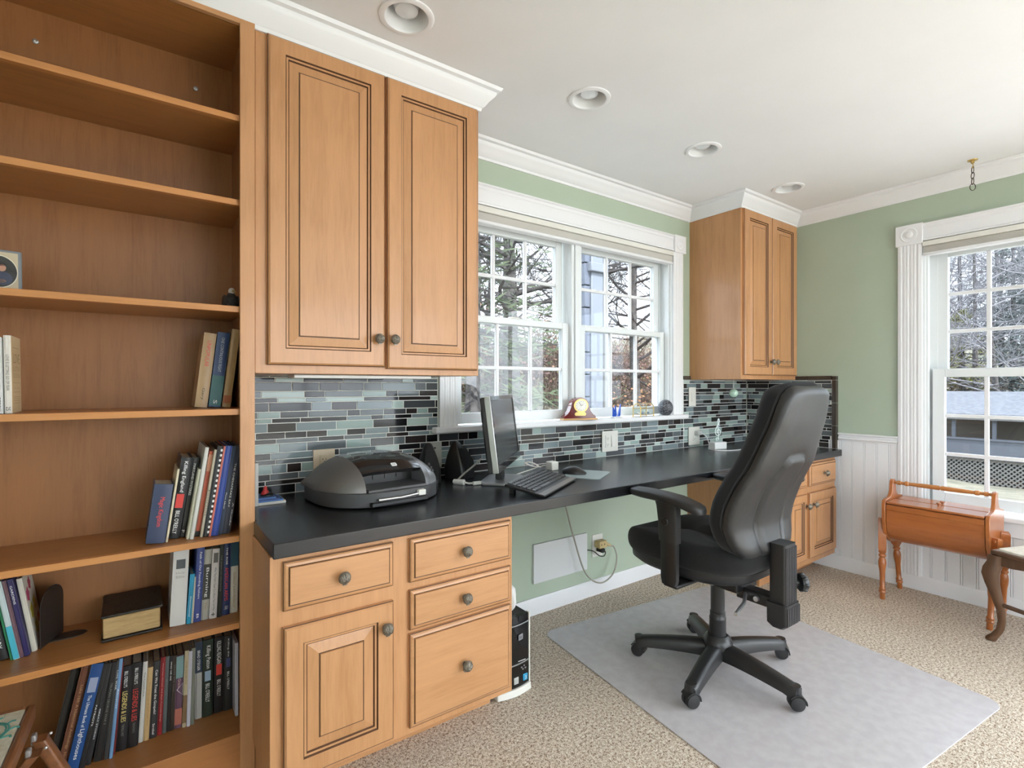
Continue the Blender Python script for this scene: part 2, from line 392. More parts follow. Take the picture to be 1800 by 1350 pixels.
for a, b in ((1.22, 1.965), (2.043, 2.815)):
    sash(w1, fB, a, b, 1.012, 1.548, .062, 3, 2, bot=.052, top=.034)
    sash(w1, fB, a + .012, b - .012, 1.516, 2.05, .104, 3, 2, bot=.034, top=.07)
    bx((a + b) / 2 - .03, (a + b) / 2 + .03, .05, .075, 1.548, 1.556, fn=fB).build('sash_lock', M_OFFWHITE, w1, bevel=.002)
w2 = thing('window_2', None, None, kind='structure')
jambs(w2, fR, W2, .036)
casing(w2, fR, 1.045, 1.162, .0, 2.035); casing(w2, fR, .228, .345, .0, 2.035)
head_casing(w2, fR, .345, 1.045, 2.042, 2.142)
rosette(w2, fR, 1.040, 1.170, 2.03, 2.148); rosette(w2, fR, .222, .350, 2.03, 2.148)
bx(.347, 1.043, -.045, .03, .482, .508, fn=fR).build('stool', M_WHITE, w2, bevel=.006, seg=3)
bx(.347, 1.043, -.016, 0, .40, .482, fn=fR).build('apron', M_WHITE, w2, bevel=.004)
sash(w2, fR, .358, 1.012, .522, 1.295, .062, 3, 3, bot=.06, top=.048, stile=.058, mw=.02)
sash(w2, fR, .372, 1.000, 1.258, 2.03, .104, 3, 3, bot=.036, top=.085, stile=.05, mw=.02)
for nm, Wn, fn, cols in (('window_3', W3, fR, 3), ('window_4', W4, fA, 3), ('added_window', W5, fL, 2)):  # unseen windows, sized for the light they let in
    wn = thing(nm, None, None, kind='structure'); jambs(wn, fn, Wn)
    u0, u1, z0, z1 = Wn
    casing(wn, fn, u0 - .09, u0, z0, z1); casing(wn, fn, u1, u1 + .09, z0, z1); head_casing(wn, fn, u0 - .09, u1 + .09, z1, z1 + .1)
    for i in range(cols):
        a = u0 + .012 + (u1 - u0 - .024) * i / cols; b = u0 + .012 + (u1 - u0 - .024) * (i + 1) / cols
        bx(a, b, .058, .062, z0, z1, fn=fn).build('pane', M_CLEAR, wn, ang=0)
        bx(a, a + .04, .045, .08, z0, z1, fn=fn).build('sash', M_SASH, wn)
def shade(name, label, fn, u0, u1, z0, z1):
    t = thing(name, label, 'window shade')
    mb = MB(fn); mb.box(u0, u1, -.022, .03, z1 - .03, z1); mb.build('headrail', M_OFFWHITE, t, bevel=.004)
    pr = [(.028, z0 + .016)]; k = 7
    for i in range(k):
        zz = z0 + .016 + (z1 - z0 - .048) * i / k; pr += [(-.010, zz), (-.016, zz + (z1 - z0 - .048) / k * .5)]
    pr += [(-.010, z1 - .031), (.028, z1 - .031)]
    mb = MB(fn); mb.loft([[(u0 + .004, n, z) for n, z in pr], [(u1 - .004, n, z) for n, z in pr]]); mb.build('folded_cells', P('shade_cloth', (.74, .72, .68), .9), t, ang=20)
    bx(u0, u1, -.018, .028, z0, z0 + .016, fn=fn).build('bottom_rail', M_WHITE, t, bevel=.004)
shade('cellular_shade', 'white cellular shade folded up at the top of the double window over the desk', fB, 1.214, 2.820, 1.988, 2.072)
shade('cellular_shade', 'white cellular shade folded up at the top of the single window on the right', fR, .350, 1.042, 1.955, 2.038)

# ------------------------------------------------------------------ recessed lights
lab = ['round recessed ceiling light nearest the tall bookcase', 'second recessed ceiling light from the bookcase, above the desk chair side', 'third recessed ceiling light, in front of the double window', 'farthest recessed ceiling light, small, beside the far wall cabinet']
def can(i):
    t = thing('recessed_light', lab[i], 'ceiling light', (LX[i], LY, ZC), group='recessed ceiling lights')
    MB().lathe([(.0655, .002), (.066, -.001), (.070, -.006), (.080, -.007), (.087, -.004), (.088, 0), (.0655, .002)], 40, cap=False).build('trim_ring', M_WHITE, t)
    MB().lathe([(.067, -.001), (.062, .03), (.057, .06), (.050, .085)], 32, cap=False).build('baffle', P('light_baffle', (.82, .82, .82), .45), t)
    MB().lathe([(.052, .084), (.02, .086), (.001, .086)], 24, cap=False).build('socket', M_BLACK, t)
    MB().lathe([(.018, .085), (.026, .065), (.038, .045), (.041, .03), (.036, .018), (.022, .011), (.001, .009)], 24, cap=False).build('bulb', P('frosted_bulb', (.75, .80, .84), .12, coat=.6), t)
for i in range(4): can(i)

# ------------------------------------------------------------------ cabinet parts
def panel_rings(mb, u0, u1, z0, z1, rings, y0):
    """rectangular rings in the x-z plane facing -y; rings: (inset, depth, material of the band that ends here)"""
    R_ = []
    for ins, dp, mi in rings: R_.append(([(u0 + ins, y0 - dp, z0 + ins), (u1 - ins, y0 - dp, z0 + ins), (u1 - ins, y0 - dp, z1 - ins), (u0 + ins, y0 - dp, z1 - ins)], mi))
    mb.add(R_[0][0], [(0, 1, 2, 3)], 0)
    for k in range(1, len(R_)):
        mb.loft([R_[k - 1][0], R_[k][0]], R_[k][1], cap=False)
    mb.add(R_[-1][0], [(3, 2, 1, 0)], 0)
def door_rings(fw=.052, pw=.026):
    return [(0, 0, 0), (0, .013, 0), (.0022, .0145, 1), (.0035, .0165, 0), (.0075, .0200, 0), (fw, .0200, 0), (fw + .0034, .0150, 1), (fw + .009, .0145, 0), (fw + .0125, .0100, 1), (fw + .014, .0105, 0), (fw + .014 + pw, .0160, 0), (fw + .0172 + pw, .0155, 1), (fw + .0182 + pw, .0190, 0)]
DRAWER = [(0, 0, 0), (0, .010, 0), (.0022, .0115, 1), (.006, .0145, 0), (.0125, .0165, 0), (.0155, .0150, 1), (.0165, .0200, 0)]
def knob_mesh():
    mb = MB(); rg = []
    for j in range(8):
        q = 1 - j / 7.5; ring = []
        for i in range(40):
            a = 2 * PI * i / 40; u, v = q * math.cos(a), q * math.sin(a)
            ang = math.atan2(u, v + 1.25); h = .0135 * math.sqrt(max(0, 1 - q * q)) + .0012 * math.cos(ang * 34) * min(1, (1 - q) * 4)
            ring.append((.0178 * u, -.020 - h, .0178 * v))
        rg.append(ring)
    back = [(.0165 * math.cos(2 * PI * i / 40), -.0185, .0165 * math.sin(2 * PI * i / 40)) for i in range(40)]
    mb.loft([back] + rg)
    mb.box(-.006, .006, -.024, -.019, -.0195, -.013)
    mb.cyl((0, 0, 0), (0, -.019, 0), .006, .005, 12); mb.cyl((0, 0, 0), (0, -.002, 0), .009, .008, 14)
    return mb.mesh('knob', M_KNOB, 50)
KNOB = knob_mesh()
def door(parent, x0, x1, z0, z1, y, knob=None, fw=.052, pw=.026, name='door'):
    mb = MB(); panel_rings(mb, x0, x1, z0, z1, door_rings(fw, pw), y); d = mb.build(name, [M_MAPLE, M_GLAZE], parent, ang=15)
    if knob: inst('knob', KNOB, d, (knob[0], y - .020, knob[1]))
    return d
def drawer(parent, x0, x1, z0, z1, y, rot=0):
    mb = MB(); panel_rings(mb, x0, x1, z0, z1, DRAWER, y); d = mb.build('drawer', [M_MAPLEX, M_GLAZE], parent, ang=15)
    inst('knob', KNOB, d, ((x0 + x1) / 2, y - .020, (z0 + z1) / 2), (0, rot, 0)); return d
# wall cabinet beside the bookcase
t = thing('wall_cabinet', 'tall two-door maple wall cabinet beside the bookcase, above the printer', 'cabinet', (0, 0, 0))
bx(.290, 1.105, SY, YB, 1.237, ZC - .002).build('body', M_MAPLE, t, bevel=.0015)
door(t, .323, .706, 1.264, 2.298, SY, (.668 + .01, 1.362)); door(t, .714, 1.092, 1.258, 2.298, SY, (.735, 1.362))
lp = bx(.42, .93, 1.83, 1.92, 1.224, 1.236).build('under_cabinet_light', P('light_diffuser', (.82, .82, .80), .3), t, bevel=.003)
# far wall cabinet
t = thing('wall_cabinet', 'narrow two-door maple wall cabinet in the far corner', 'cabinet')
bx(3.018, XR, SY, YB, 1.237, ZC - .002).build('body', M_MAPLE, t, bevel=.0015)
door(t, 3.036, 3.362, 1.264, 2.298, SY, (3.338, 1.352)); door(t, 3.368, 3.694, 1.264, 2.298, SY, (3.392, 1.352))
# base cabinets
def base_cab(label, x0, x1, parts):
    t = thing('base_cabinet', label, 'cabinet')
    xi = max(x0, .2895); mb = MB(); mb.prism([(x0, 1.492), (x1, 1.492), (x1, YB - .001), (xi, YB - .001), (xi, 1.748), (xi - (xi - x0), 1.748)] if xi > x0 else [(x0, 1.492), (x1, 1.492), (x1, YB - .001), (x0, YB - .001)], .112, ZT - .0415); mb.build('body', M_MAPLE, t, bevel=.0015)
    bx(max(x0 + .002, .2895), x1 - .002, 1.632, YB - .02, 0, .112).build('toe_kick', M_MAPLEX, t)
    for p in parts: p(t)
    return t
YF = 1.492
t = base_cab('maple base cabinet with three drawers beside a drawer over door, under the printer end', .281, 1.076, [
    lambda t: drawer(t, .312, .624, .592, .724, YF), lambda t: door(t, .312, .624, .13, .548, YF, (.596, .478), fw=.05, pw=.028),
    lambda t: drawer(t, .678, 1.062, .588, .724, YF), lambda t: drawer(t, .678, 1.062, .440, .564, YF), lambda t: drawer(t, .678, 1.062, .136, .428, YF, .9)])
t = base_cab('maple base cabinet behind the desk chair, against the beadboard wall', 2.992, 3.66, [
    lambda t: drawer(t, 3.02, 3.25, .585, .724, YF), lambda t: door(t, 3.02, 3.25, .15, .546, YF, (3.23, .478), fw=.042, pw=.02),
    lambda t: drawer(t, 3.285, 3.64, .585, .724, YF), lambda t: door(t, 3.285, 3.64, .15, .546, YF, (3.318, .478), fw=.05, pw=.02)])
# counter
mb = MB(); mb.prism([(.284, 1.462), (3.692, 1.462), (3.712, 1.482), (3.712, YB - .001), (.290, YB - .001), (.290, SY - .014), (.284, SY - .014)], ZT - .041, ZT)
tag(mb.build('countertop', M_COUNTER, bevel=.009, seg=4), 'long black laminate countertop running along the window wall', 'countertop')

# ------------------------------------------------------------------ bookcase
SH = [2.025, 1.767, 1.441, 1.128, .740, .475]
bc = thing('bookcase', 'tall built-in maple bookcase with six open shelves', 'bookcase')
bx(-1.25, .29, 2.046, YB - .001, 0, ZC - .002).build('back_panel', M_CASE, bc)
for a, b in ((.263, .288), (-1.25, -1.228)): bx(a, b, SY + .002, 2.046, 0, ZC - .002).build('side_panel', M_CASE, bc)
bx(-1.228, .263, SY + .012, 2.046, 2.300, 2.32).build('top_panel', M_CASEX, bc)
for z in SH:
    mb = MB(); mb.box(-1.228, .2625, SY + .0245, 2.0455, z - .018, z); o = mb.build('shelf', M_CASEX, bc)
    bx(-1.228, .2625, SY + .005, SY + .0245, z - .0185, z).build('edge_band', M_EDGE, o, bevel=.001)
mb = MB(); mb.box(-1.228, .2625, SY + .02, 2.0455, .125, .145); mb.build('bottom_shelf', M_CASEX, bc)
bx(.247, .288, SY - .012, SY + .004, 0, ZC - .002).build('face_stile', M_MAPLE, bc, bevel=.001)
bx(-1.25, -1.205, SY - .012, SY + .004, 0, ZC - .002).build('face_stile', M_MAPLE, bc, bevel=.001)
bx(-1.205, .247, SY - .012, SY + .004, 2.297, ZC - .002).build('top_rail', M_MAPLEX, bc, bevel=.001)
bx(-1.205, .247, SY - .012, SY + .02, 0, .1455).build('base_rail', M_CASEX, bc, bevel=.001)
for x, z in ((-.247, 2.208), (.155, 2.205)):
    MB().lathe([(.0075, 0), (.007, .003), (.003, .004), (.0005, .002)], 14).build('screw', M_STEEL, bc, loc=(x, 2.046, z)).rotation_euler = (PI / 2, 0, 0)
# ------------------------------------------------------------------ tile backsplash
ROWS = []
z = ZT + .003; k = 0
while z < 1.232:
    h = (.0315, .0150, .0222)[k % 3]; ROWS.append((z, min(z + h, 1.2345))); z += h + .0033; k += 1
TC = {}
def tile_mesh(L_, h, mi):
    L_ = round(L_, 3); h = round(h, 4)
    if (L_, h, mi) not in TC:
        mb = MB(); c = .0012
        a = [(0, 0, 0), (L_, 0, 0), (L_, 0, h), (0, 0, h)]; b = [(0, -.0011, 0), (L_, -.0011, 0), (L_, -.0011, h), (0, -.0011, h)]
        d = [(c, -.0020, c), (L_ - c, -.0020, c), (L_ - c, -.0020, h - c), (c, -.0020, h - c)]
        mb.loft([a, b, d]); TC[(L_, h, mi)] = mb.mesh('tile', TILE[mi], 0)
    return TC[(L_, h, mi)]
WT = [0, 0, 1, 1, 2, 2, 3, 3, 4, 4, 5, 5, 6]
def tiles(x0, x1, zmax, put):
    for (a, b) in ROWS:
        if a >= zmax - .004: continue
        b = min(b, zmax); x = x0 - R.random() * .1; prev = -1; pl = 0
        while x < x1:
            L_ = R.choice((.05, .076, .10, .10, .152, .152)); u0, u1 = max(x, x0), min(x + L_, x1)
            if u1 - u0 > .008:
                mi = R.choice(WT)
                while abs(mi - prev) < 1: mi = R.choice(WT)
                prev = mi; put(u0, u1, a, b, mi)
            x += L_ + .0033
bs = thing('tile_backsplash', 'grey and aqua glass strip mosaic backsplash behind the long countertop', 'backsplash')
mb = MB(); mb.box(.291, 1.113, YB - .0040, YB - .0005, ZT + .0005, 1.2365); mb.box(1.113, 2.945, YB - .0040, YB - .0005, ZT + .0005, .979); mb.box(2.945, XR - .001, YB - .0040, YB - .0005, ZT + .0005, 1.2365)
mb.build('grout', M_GROUT, bs, ang=0)
put = lambda u0, u1, a, b, mi: inst('tile', tile_mesh(u1 - u0, b - a, mi), bs, (u0, YB - .0040, a))
tiles(.292, 1.110, 1.24, put); tiles(1.114, 2.942, .978, put)
far = MB()
def putf(u0, u1, a, b, mi): far.box(u0, u1, YB - .0060, YB - .004, a, b, mi)
tiles(2.948, XR - .008, 1.24, putf)
tag(far.build('small_tiles', TILE, bs, ang=0), kind='stuff')
bx(2.946, 3.016, YB - .012, YB, 1.2375, 1.262).build('border_tile', M_BORDER, bs, bevel=.003)
bs2 = thing('side_backsplash', 'strip mosaic backsplash return with brown border tiles on the right wall', 'backsplash')
bx(XR - .004, XR - .0005, 1.53, YB - .008, ZT + .0005, 1.2365).build('grout', M_GROUT, bs2, ang=0)
tiles(1.534, YB - .010, 1.24, lambda u0, u1, a, b, mi: inst('tile', tile_mesh(u1 - u0, b - a, mi), bs2, (XR - .004, u1, a), (0, 0, -PI / 2)))
zz = ZT + .002
while zz < 1.262:
    z2 = min(zz + .150, 1.262)
    MB().loft([[(XR - p, 1.530 - q, z_) for q, p in ((0, 0), (0, .010), (.006, .016), (.022, .014), (.026, .018), (.034, .012), (.034, 0))] for z_ in (zz, z2 - .0025)]).build('border_tile', M_BORDER, bs2); zz = z2
for a, b in ((1.533, 1.68), (1.683, 1.762)):
    MB().loft([[(XR - p, y_, 1.237 + q) for q, p in ((0, 0), (0, .010), (.004, .014), (.016, .013), (.019, .017), (.025, .012), (.025, 0))] for y_ in (a, b)]).build('border_tile', M_BORDER, bs2)

# ------------------------------------------------------------------ office chair
def chair():
    cx, cy = 1.972, 1.255
    t = thing('office_chair', 'black fabric office chair with tall backrest and five-star base on the chair mat', 'chair', (cx, cy, 0.005))
    # base
    MB().lathe([(.056, .085), (.060, .092), (.060, .122), (.050, .142), (.040, .150)], 24).build('hub', M_BASE, t)
    # wheel
    wm = MB()
    for sx in (-1, 1):
        wm.X = Matrix.Rotation(PI / 2, 4, 'Y')
        wm.loft([[(.027 * q * math.cos(2 * PI * i / 24), .027 * q * math.sin(2 * PI * i / 24), sx * h) for i in range(24)] for q, h in ((.3, .004), (1, .004), (1, .018), (.93, .0215), (.5, .0235), (.05, .024))])
    WH = wm.mesh('wheel', M_BLACK2, 40)
    hm = MB(); k = 10
    for sx in (-.0035, .0035): pass
    rr = []
    for i in range(k + 1):
        a = math.radians(-5 + 150 * i / k); rr.append([(x, .0295 * r_ * math.cos(a), .0295 * r_ * math.sin(a)) for x, r_ in ((-.021, .97), (-.0215, 1.12), (.0215, 1.12), (.021, .97))])
    hm.loft(rr); hm.box(-.003, .003, -.02, .02, -.005, .028); hm.cyl((0, .008, .02), (0, .008, .052), .012, .011, 12)
    HM = hm.mesh('caster', M_BASE, 40)
    swv = [.25, -.35, .5, .1, -.15]
    for q in range(5):
        a = math.radians(51.9 + 72 * q); c, s_ = math.cos(a), math.sin(a); d = Vector((c, s_, 0)); n = Vector((-s_, c, 0))
        mb = MB(); rg = []
        for f in [0, .15, .3, .5, .7, .85, .94, 1.0]:
            r = .035 + .300 * f; zc = .122 - .035 * f ** 1.6 + (-.004 if f == 1 else 0); w = .034 - .008 * f - (.005 if f == 1 else 0); h = .060 - .022 * f
            pts = []
            for k2, (u, v) in enumerate(((-1, -1), (1, -1), (1, .35), (.72, .85), (.35, 1), (-.35, 1), (-.72, .85), (-1, .35))):
                pts.append(d * r + n * (u * w) + Vector((0, 0, zc - h / 2 + v * h / 2 - (.004 if v < 0 and f > .9 else 0))))
            rg.append(pts)
        mb.loft(rg); mb.cyl(d * .322 + Vector((0, 0, .05)), d * .322 + Vector((0, 0, .09)), .018, .020, 14)
        leg = mb.build('base_leg', M_BASE, t, ang=50)
        o = inst('caster', HM, leg, d * .326 + Vector((0, 0, .030)), (0, 0, math.radians(221) + swv[q])); inst('wheel', WH, o)
        o.matrix_parent_inverse = Matrix()
    mb = MB(); mb.lathe([(.033, .12), (.033, .215), (.0335, .216), (.0335, .222), (.031, .226), (.031, .245), (.028, .248), (.028, .40)], 28); mb.build('gas_lift', M_BASE, t)
    # mechanism and seat
    mb = MB(); mb.box(-.075, .075, -.13, .10, .375, .418); mb.box(-.03, .03, -.27, -.10, .345, .392); mb.build('mechanism', M_BLACK, t, bevel=.006)
    for x, y in ((-.078, -.03), (-.078, .04), (-.034, -.19)):
        MB().cyl((x, y, .392 if y > -.1 else .37), (x - .012, y, .392 if y > -.1 else .37), .010, .010, 12).build('bolt', M_STEEL, t)
    def seat_ring(sc, z, wf=0):
        pts = []; n = 112
        for i in range(n):
            a = 2 * PI * i / n; c, s_ = math.cos(a), math.sin(a)
            u = .245 * math.copysign(abs(c) ** .62, c); v = .285 * math.copysign(abs(s_) ** .62, s_)
            u *= 1 - .10 * max(0, -v / .265) ** 2
            droop = wf * max(0, (v - .14) / .125) ** 2 * .022
            pts.append((u * sc, .075 + v * sc, z - droop - wf * .012 * (1 - (u / .245) ** 2) * (1 - sc) * 6))
        return pts
    rg = []
    for i in range(17):
        q = math.radians(-90 + 180 * i / 16); rg.append(seat_ring(.86 + .165 * max(0, math.cos(q)) ** .62, .524 + .056 * math.sin(q), .25 + .75 * i / 16))
    mb = MB(); mb.loft(rg + [seat_ring(.72, .583, 1), seat_ring(.5, .581, 1), seat_ring(.25, .578, 1)])
    mb.build('seat', M_FABRIC, t, ang=60)
    mb = MB(); mb.loft([seat_ring(.70, .415), seat_ring(.86, .425), seat_ring(.955, .445), seat_ring(.965, .472)]); mb.build('seat_pan', M_BLACK2, t, ang=50)
    # armrests
    for sx in (-1, 1):
        x = .295 * sx; yo = .03
        mb = MB(); rg = []
        for f in [0, .03, .1, .3, .55, .8, .95, 1]:
            y = -.16 + .33 * f; e = .6 if f in (0, 1) else (.9 if f in (.03, .95) else 1)
            zc = .757 - .028 * max(0, (.45 - f) / .45) ** 1.5; w = (.036 + .006 * math.sin(PI * f)) * e; h = .019 * e
            rg.append([(x + w * math.copysign(abs(math.cos(2 * PI * i / 20)) ** .6, math.cos(2 * PI * i / 20)), y + yo, zc + h * math.copysign(abs(math.sin(2 * PI * i / 20)) ** .6, math.sin(2 * PI * i / 20))) for i in range(20)])
        mb.loft(rg); arm = mb.build('armrest', M_BLACK2, t, ang=60)
        mb = MB(); rg = []
        for z, w, dy in ((.745, .052, .02), (.72, .047, .015), (.66, .043, .01), (.60, .042, .008), (.585, .042, .008)):
            rg.append([(x + .019 * q, yo - .02 + dy + w * p, z) for q, p in ((-1, -.8), (-.7, -1), (.7, -1), (1, -.8), (1, .8), (.7, 1), (-.7, 1), (-1, .8))])
        mb.loft(rg); mb.build('post_sleeve', M_BLACK2, arm, ang=40)
        mb = MB(); rg = []
        for z, w in ((.59, .036), (.50, .036), (.44, .036), (.418, .030)):
            rg.append([(x + .013 * q, yo - .012 + w * p, z) for q, p in ((-1, -.8), (-.7, -1), (.7, -1), (1, -.8), (1, .8), (.7, 1), (-.7, 1), (-1, .8))])
        mb.loft(rg); mb.build('post', M_BLACK, arm, ang=40)
        bx(min(x, .05 * sx), max(x, .05 * sx), yo - .045, yo + .02, .405, .420).build('arm_bar', M_BLACK, arm, bevel=.005)
        MB().cyl((x - .021 * 1, yo - .005, .665), (x - .027, yo - .005, .665), .016, .014, 18).build('button', M_BLACK, arm)
    # back support
    mb = MB(); mb.prism(rrect(.085, .062, .010), .345, .60); o = mb.build('back_support', M_BLACK2, t, loc=(.005, -.268, 0), ang=40)
    for i in range(7): bx(-.036 + i * .012 - .0025, -.036 + i * .012 + .0025, -.0345, -.029, .36, .59).build('rib', M_DARKGREY, o)
    mb = MB(); mb.loft([[(p[0], p[1], .378) for p in rrect(.100, .080, .012)], [(p[0], p[1], .300) for p in rrect(.098, .078, .012)], [(p[0], p[1] * .9 + .004, .282) for p in rrect(.07, .05, .012)]])
    o2 = mb.build('boot', M_BLACK2, t, loc=(.005, -.268, 0), ang=40)
    for i in range(8): bx(-.042 + i * .012 - .0025, -.042 + i * .012 + .0025, -.0435, -.038, .305, .37).build('rib', M_DARKGREY, o2)
    k = MB(); k.lathe([(.010, 0), (.010, .018), (.024, .020), (.026, .024), (.026, .040), (.022, .046), (.001, .047)], 24)
    for i in range(8): a = 2 * PI * i / 8; k.sph((.024 * math.cos(a), .024 * math.sin(a), .032), .006, 8, 6, (1, 1, 1.9))
    o = k.build('adjustment_knob', M_BLACK, t, loc=(.045, -.290, .445), ang=50); o.rotation_euler = (PI / 2, 0, 1.0); o.scale = (1.25, 1.25, 1)
    MB().tube([(-.03, -.14, .372), (-.09, -.17, .36), (-.20, -.2, .355)], .007, 8).build('lever', M_STEEL, t)
    # backrest
    H0, H1 = .548, 1.205
    def hw(v): # half width over height
        pts = [(0, .135), (.04, .178), (.10, .206), (.20, .226), (.32, .232), (.45, .222), (.6, .200), (.75, .178), (.88, .162), (.95, .146), (.985, .120), (1, .085)]
        for (a, b), (c, d) in zip(pts, pts[1:]):
            if a <= v <= c: f = (v - a) / (c - a); return 1.06 * (b + (d - b) * f)
        return pts[-1][1]
    def yc(v): return -.185 + .030 * math.sin(PI * min(1, v / .55)) * (1 if v < .55 else 0) - .175 * max(0, (v - .18) / .82) ** 1.15 + (.018 * max(0, (v - .8) / .2))
    VS = [0, .015, .04, .07, .10, .15, .2, .26, .32, .38, .45, .52, .6, .68, .75, .82, .88, .92, .95, .97, .985, 1]
    n = 26
    def ring_front(v, grow, y_in):
        w = hw(v) * grow; e = math.sin(min(1, min(v, 1 - v) / .06) * PI / 2) ** .5 if 0 < v < 1 else 0
        z = H0 + (H1 - H0) * v; out = []
        for i in range(n + 1):
            a = PI * i / n; c = math.cos(a); s_ = max(0, math.sin(a))
            hollow = -.020 * (1 - abs(c)) * (1 if .15 < v < .9 else .3)
            out.append((w * math.copysign(abs(c) ** .8, c), yc(v) + y_in + (.078 * e + .012) * s_ ** .55 + hollow * s_, z))
        for i in range(1, n): out.append((-w * .97 + 2 * w * .97 * i / n, yc(v) + y_in - .004, z))
        return out
    mb = MB(); mb.loft([ring_front(v, 1, 0) for v in VS]); mb.build('back_cushion', M_FABRIC, t, ang=70)
    def arch(u, v):
        """raised centre panel with an arched top"""
        wv = .062 + .030 * math.sin(PI * min(1, max(0, (v - .0) / .62))) ; top = .60
        d = min(wv - abs(u), (top - v) * .66 if abs(u) < .03 else (top - v) * .66 - (abs(u) - .03) ** 2 * 14)
        f = max(0, min(1, d / .022 + .5)); return f * f * (3 - 2 * f) - 1.15 * math.exp(-((d + .004) / .0075) ** 2)
    def ring_back(v):
        w = hw(v) * .965; e = math.sin(min(1, min(v, 1 - v) / .05) * PI / 2) ** .5 if 0 < v < 1 else 0
        z = H0 - .006 + (H1 - H0 - .006) * v; out = []; m = 64
        for i in range(m + 1):
            a = PI * i / m; c = math.cos(a); s_ = max(0, math.sin(a)); u = w * math.copysign(abs(c) ** .62, c)
            out.append((u, yc(v) - .006 - (.046 * e + .006) * s_ ** .5 - .009 * arch(u, v) * e, z))
        for i in range(1, 12): out.append((-w * .9 + 2 * w * .9 * i / 12, yc(v) - .002, z))
        return out
    VB = [0, .01, .025, .05] + [.08 + .02 * i for i in range(43)] + [.95, .97, .985, .995, 1]
    mb = MB(); mb.loft([ring_back(v) for v in VB]); mb.build('back_shell', M_SHELL, t, ang=70)
chair()
# chair mat
mb = MB(); mb.prism(rrect(1.20, 1.335, .06, 6), 0, .004)
tag(mb.build('chair_mat', M_MAT, bevel=.0015, loc=(2.108, 1.215, 0), rz=math.radians(-6.1)), 'translucent grey plastic chair mat lying on the carpet', 'chair mat')

# ------------------------------------------------------------------ printer
def printer():
    t = thing('printer', 'grey and black inkjet printer at the left end of the countertop', 'printer', (.722, 1.862, ZT), math.radians(4)); t.scale = (.93, .96, 1)
    yf = lambda x: .05 - .238 * max(0, 1 - abs(x / .2455) ** 2.5) ** .4 ; zt = lambda x: .062 + .103 * (1 - abs(x / .25) ** 3.2)
    def prof(x, t1=1.0, dz=0):
        z_ = zt(x); out = [(x, .165, .05), (x, .168, .05 + .6 * (z_ - .05)), (x, .15, z_ - .012), (x, .11, z_ - .002)]
        for i in range(13):
            q = t1 * i / 12 * PI / 2; out.append((x, .04 + (yf(x) - .04) * math.sin(q), .055 + dz + (z_ - .055) * math.cos(q)))
        return out
    def shell(xs, name, mat, t1=1.0):
        mb = MB(); rg = []
        for x in xs:
            p = prof(x, t1); l = p[-1]; rg.append(p + [(x, l[1] + .01, l[2] - .012 if t1 < 1 else .05)])
        mb.loft(rg); return mb.build(name, mat, t, ang=50)
    poly = [(x, yf(x) - .003) for x in [-.2452 * math.cos(PI * i / 40) for i in range(41)]] + [(.2455, .10), (.232, .165), (.20, .178), (-.20, .178), (-.232, .165), (-.2455, .10)]
    MB().prism(poly, .004, .054).build('base', M_DARKGREY, t, bevel=.004)
    shell([-.2448, -.243, -.239, -.232, -.22, -.20, -.175, -.15, -.125], 'left_cover', M_GREYP)
    shell([.120, .135, .150], 'right_arch', P('printer_silver_dark', (.26, .26, .27), .3, .5))
    rw = shell([.150, .165, .18, .20, .22, .232, .239, .243, .2448], 'control_panel', M_SILVER)
    shell([-.125, -.09, -.05, 0, .05, .09, .120], 'top_cover', P('smoked_cover', (.022, .020, .021), .12, coat=.5), .60)
    bx(-.124, .119, -.06, .03, .052, .125).build('carriage_bay', M_BLACK, t)
    bx(-.122, .118, -.182, -.02, .054, .064).build('output_tray', M_DARKGREY, t, bevel=.002)
    MB().tube([(-.09, -.196, .030), (0, -.201, .030), (.10, -.190, .034)], .005, 8).build('tray_rail', M_STEEL, t)
    bx(.072, .104, -.200, -.180, .026, .046).build('paper_guide', M_OFFWHITE, t, bevel=.003)
    bx(-.115, .115, -.198, -.17, .008, .022).build('paper_tray', M_BLACK, t, bevel=.003)
    for i in range(4): bx(-.10 + i * .05, -.075 + i * .05, -.064, -.060, .078, .10).build('roller_slot', M_BLACK2, t)
    x = .185
    for i, q in enumerate((.42, .54, .64)):
        a = q * PI / 2; p = (x + .012 - .004 * i, .04 + (yf(x) - .04) * math.sin(a), .055 + (zt(x) - .055) * math.cos(a))
        MB().sph(p, .006, 10, 6).build('button', M_DARKGREY, rw)
    a = .50 * PI / 2; n = Vector((0, -math.sin(a) * .11, math.cos(a) * .2)).normalized(); o = Vector((.008, .04 + (yf(0) - .04) * math.sin(a), .055 + (zt(0) - .055) * math.cos(a))) + n * .002
    up = Vector((0, n.z, -n.y)) * (1 if n.z > 0 else -1)
    M = frame(o, (1, 0, 0), up); mb = MB(); mb.X = M; mb.prism(rrect(.022, .017, .003), -.001, .001); bd = mb.build('badge', M_WTXT, t)
    text('hp', M_KTXT, bd, o + n * .0012, (1, 0, 0), up, .012, .011, 'lettering')
printer()
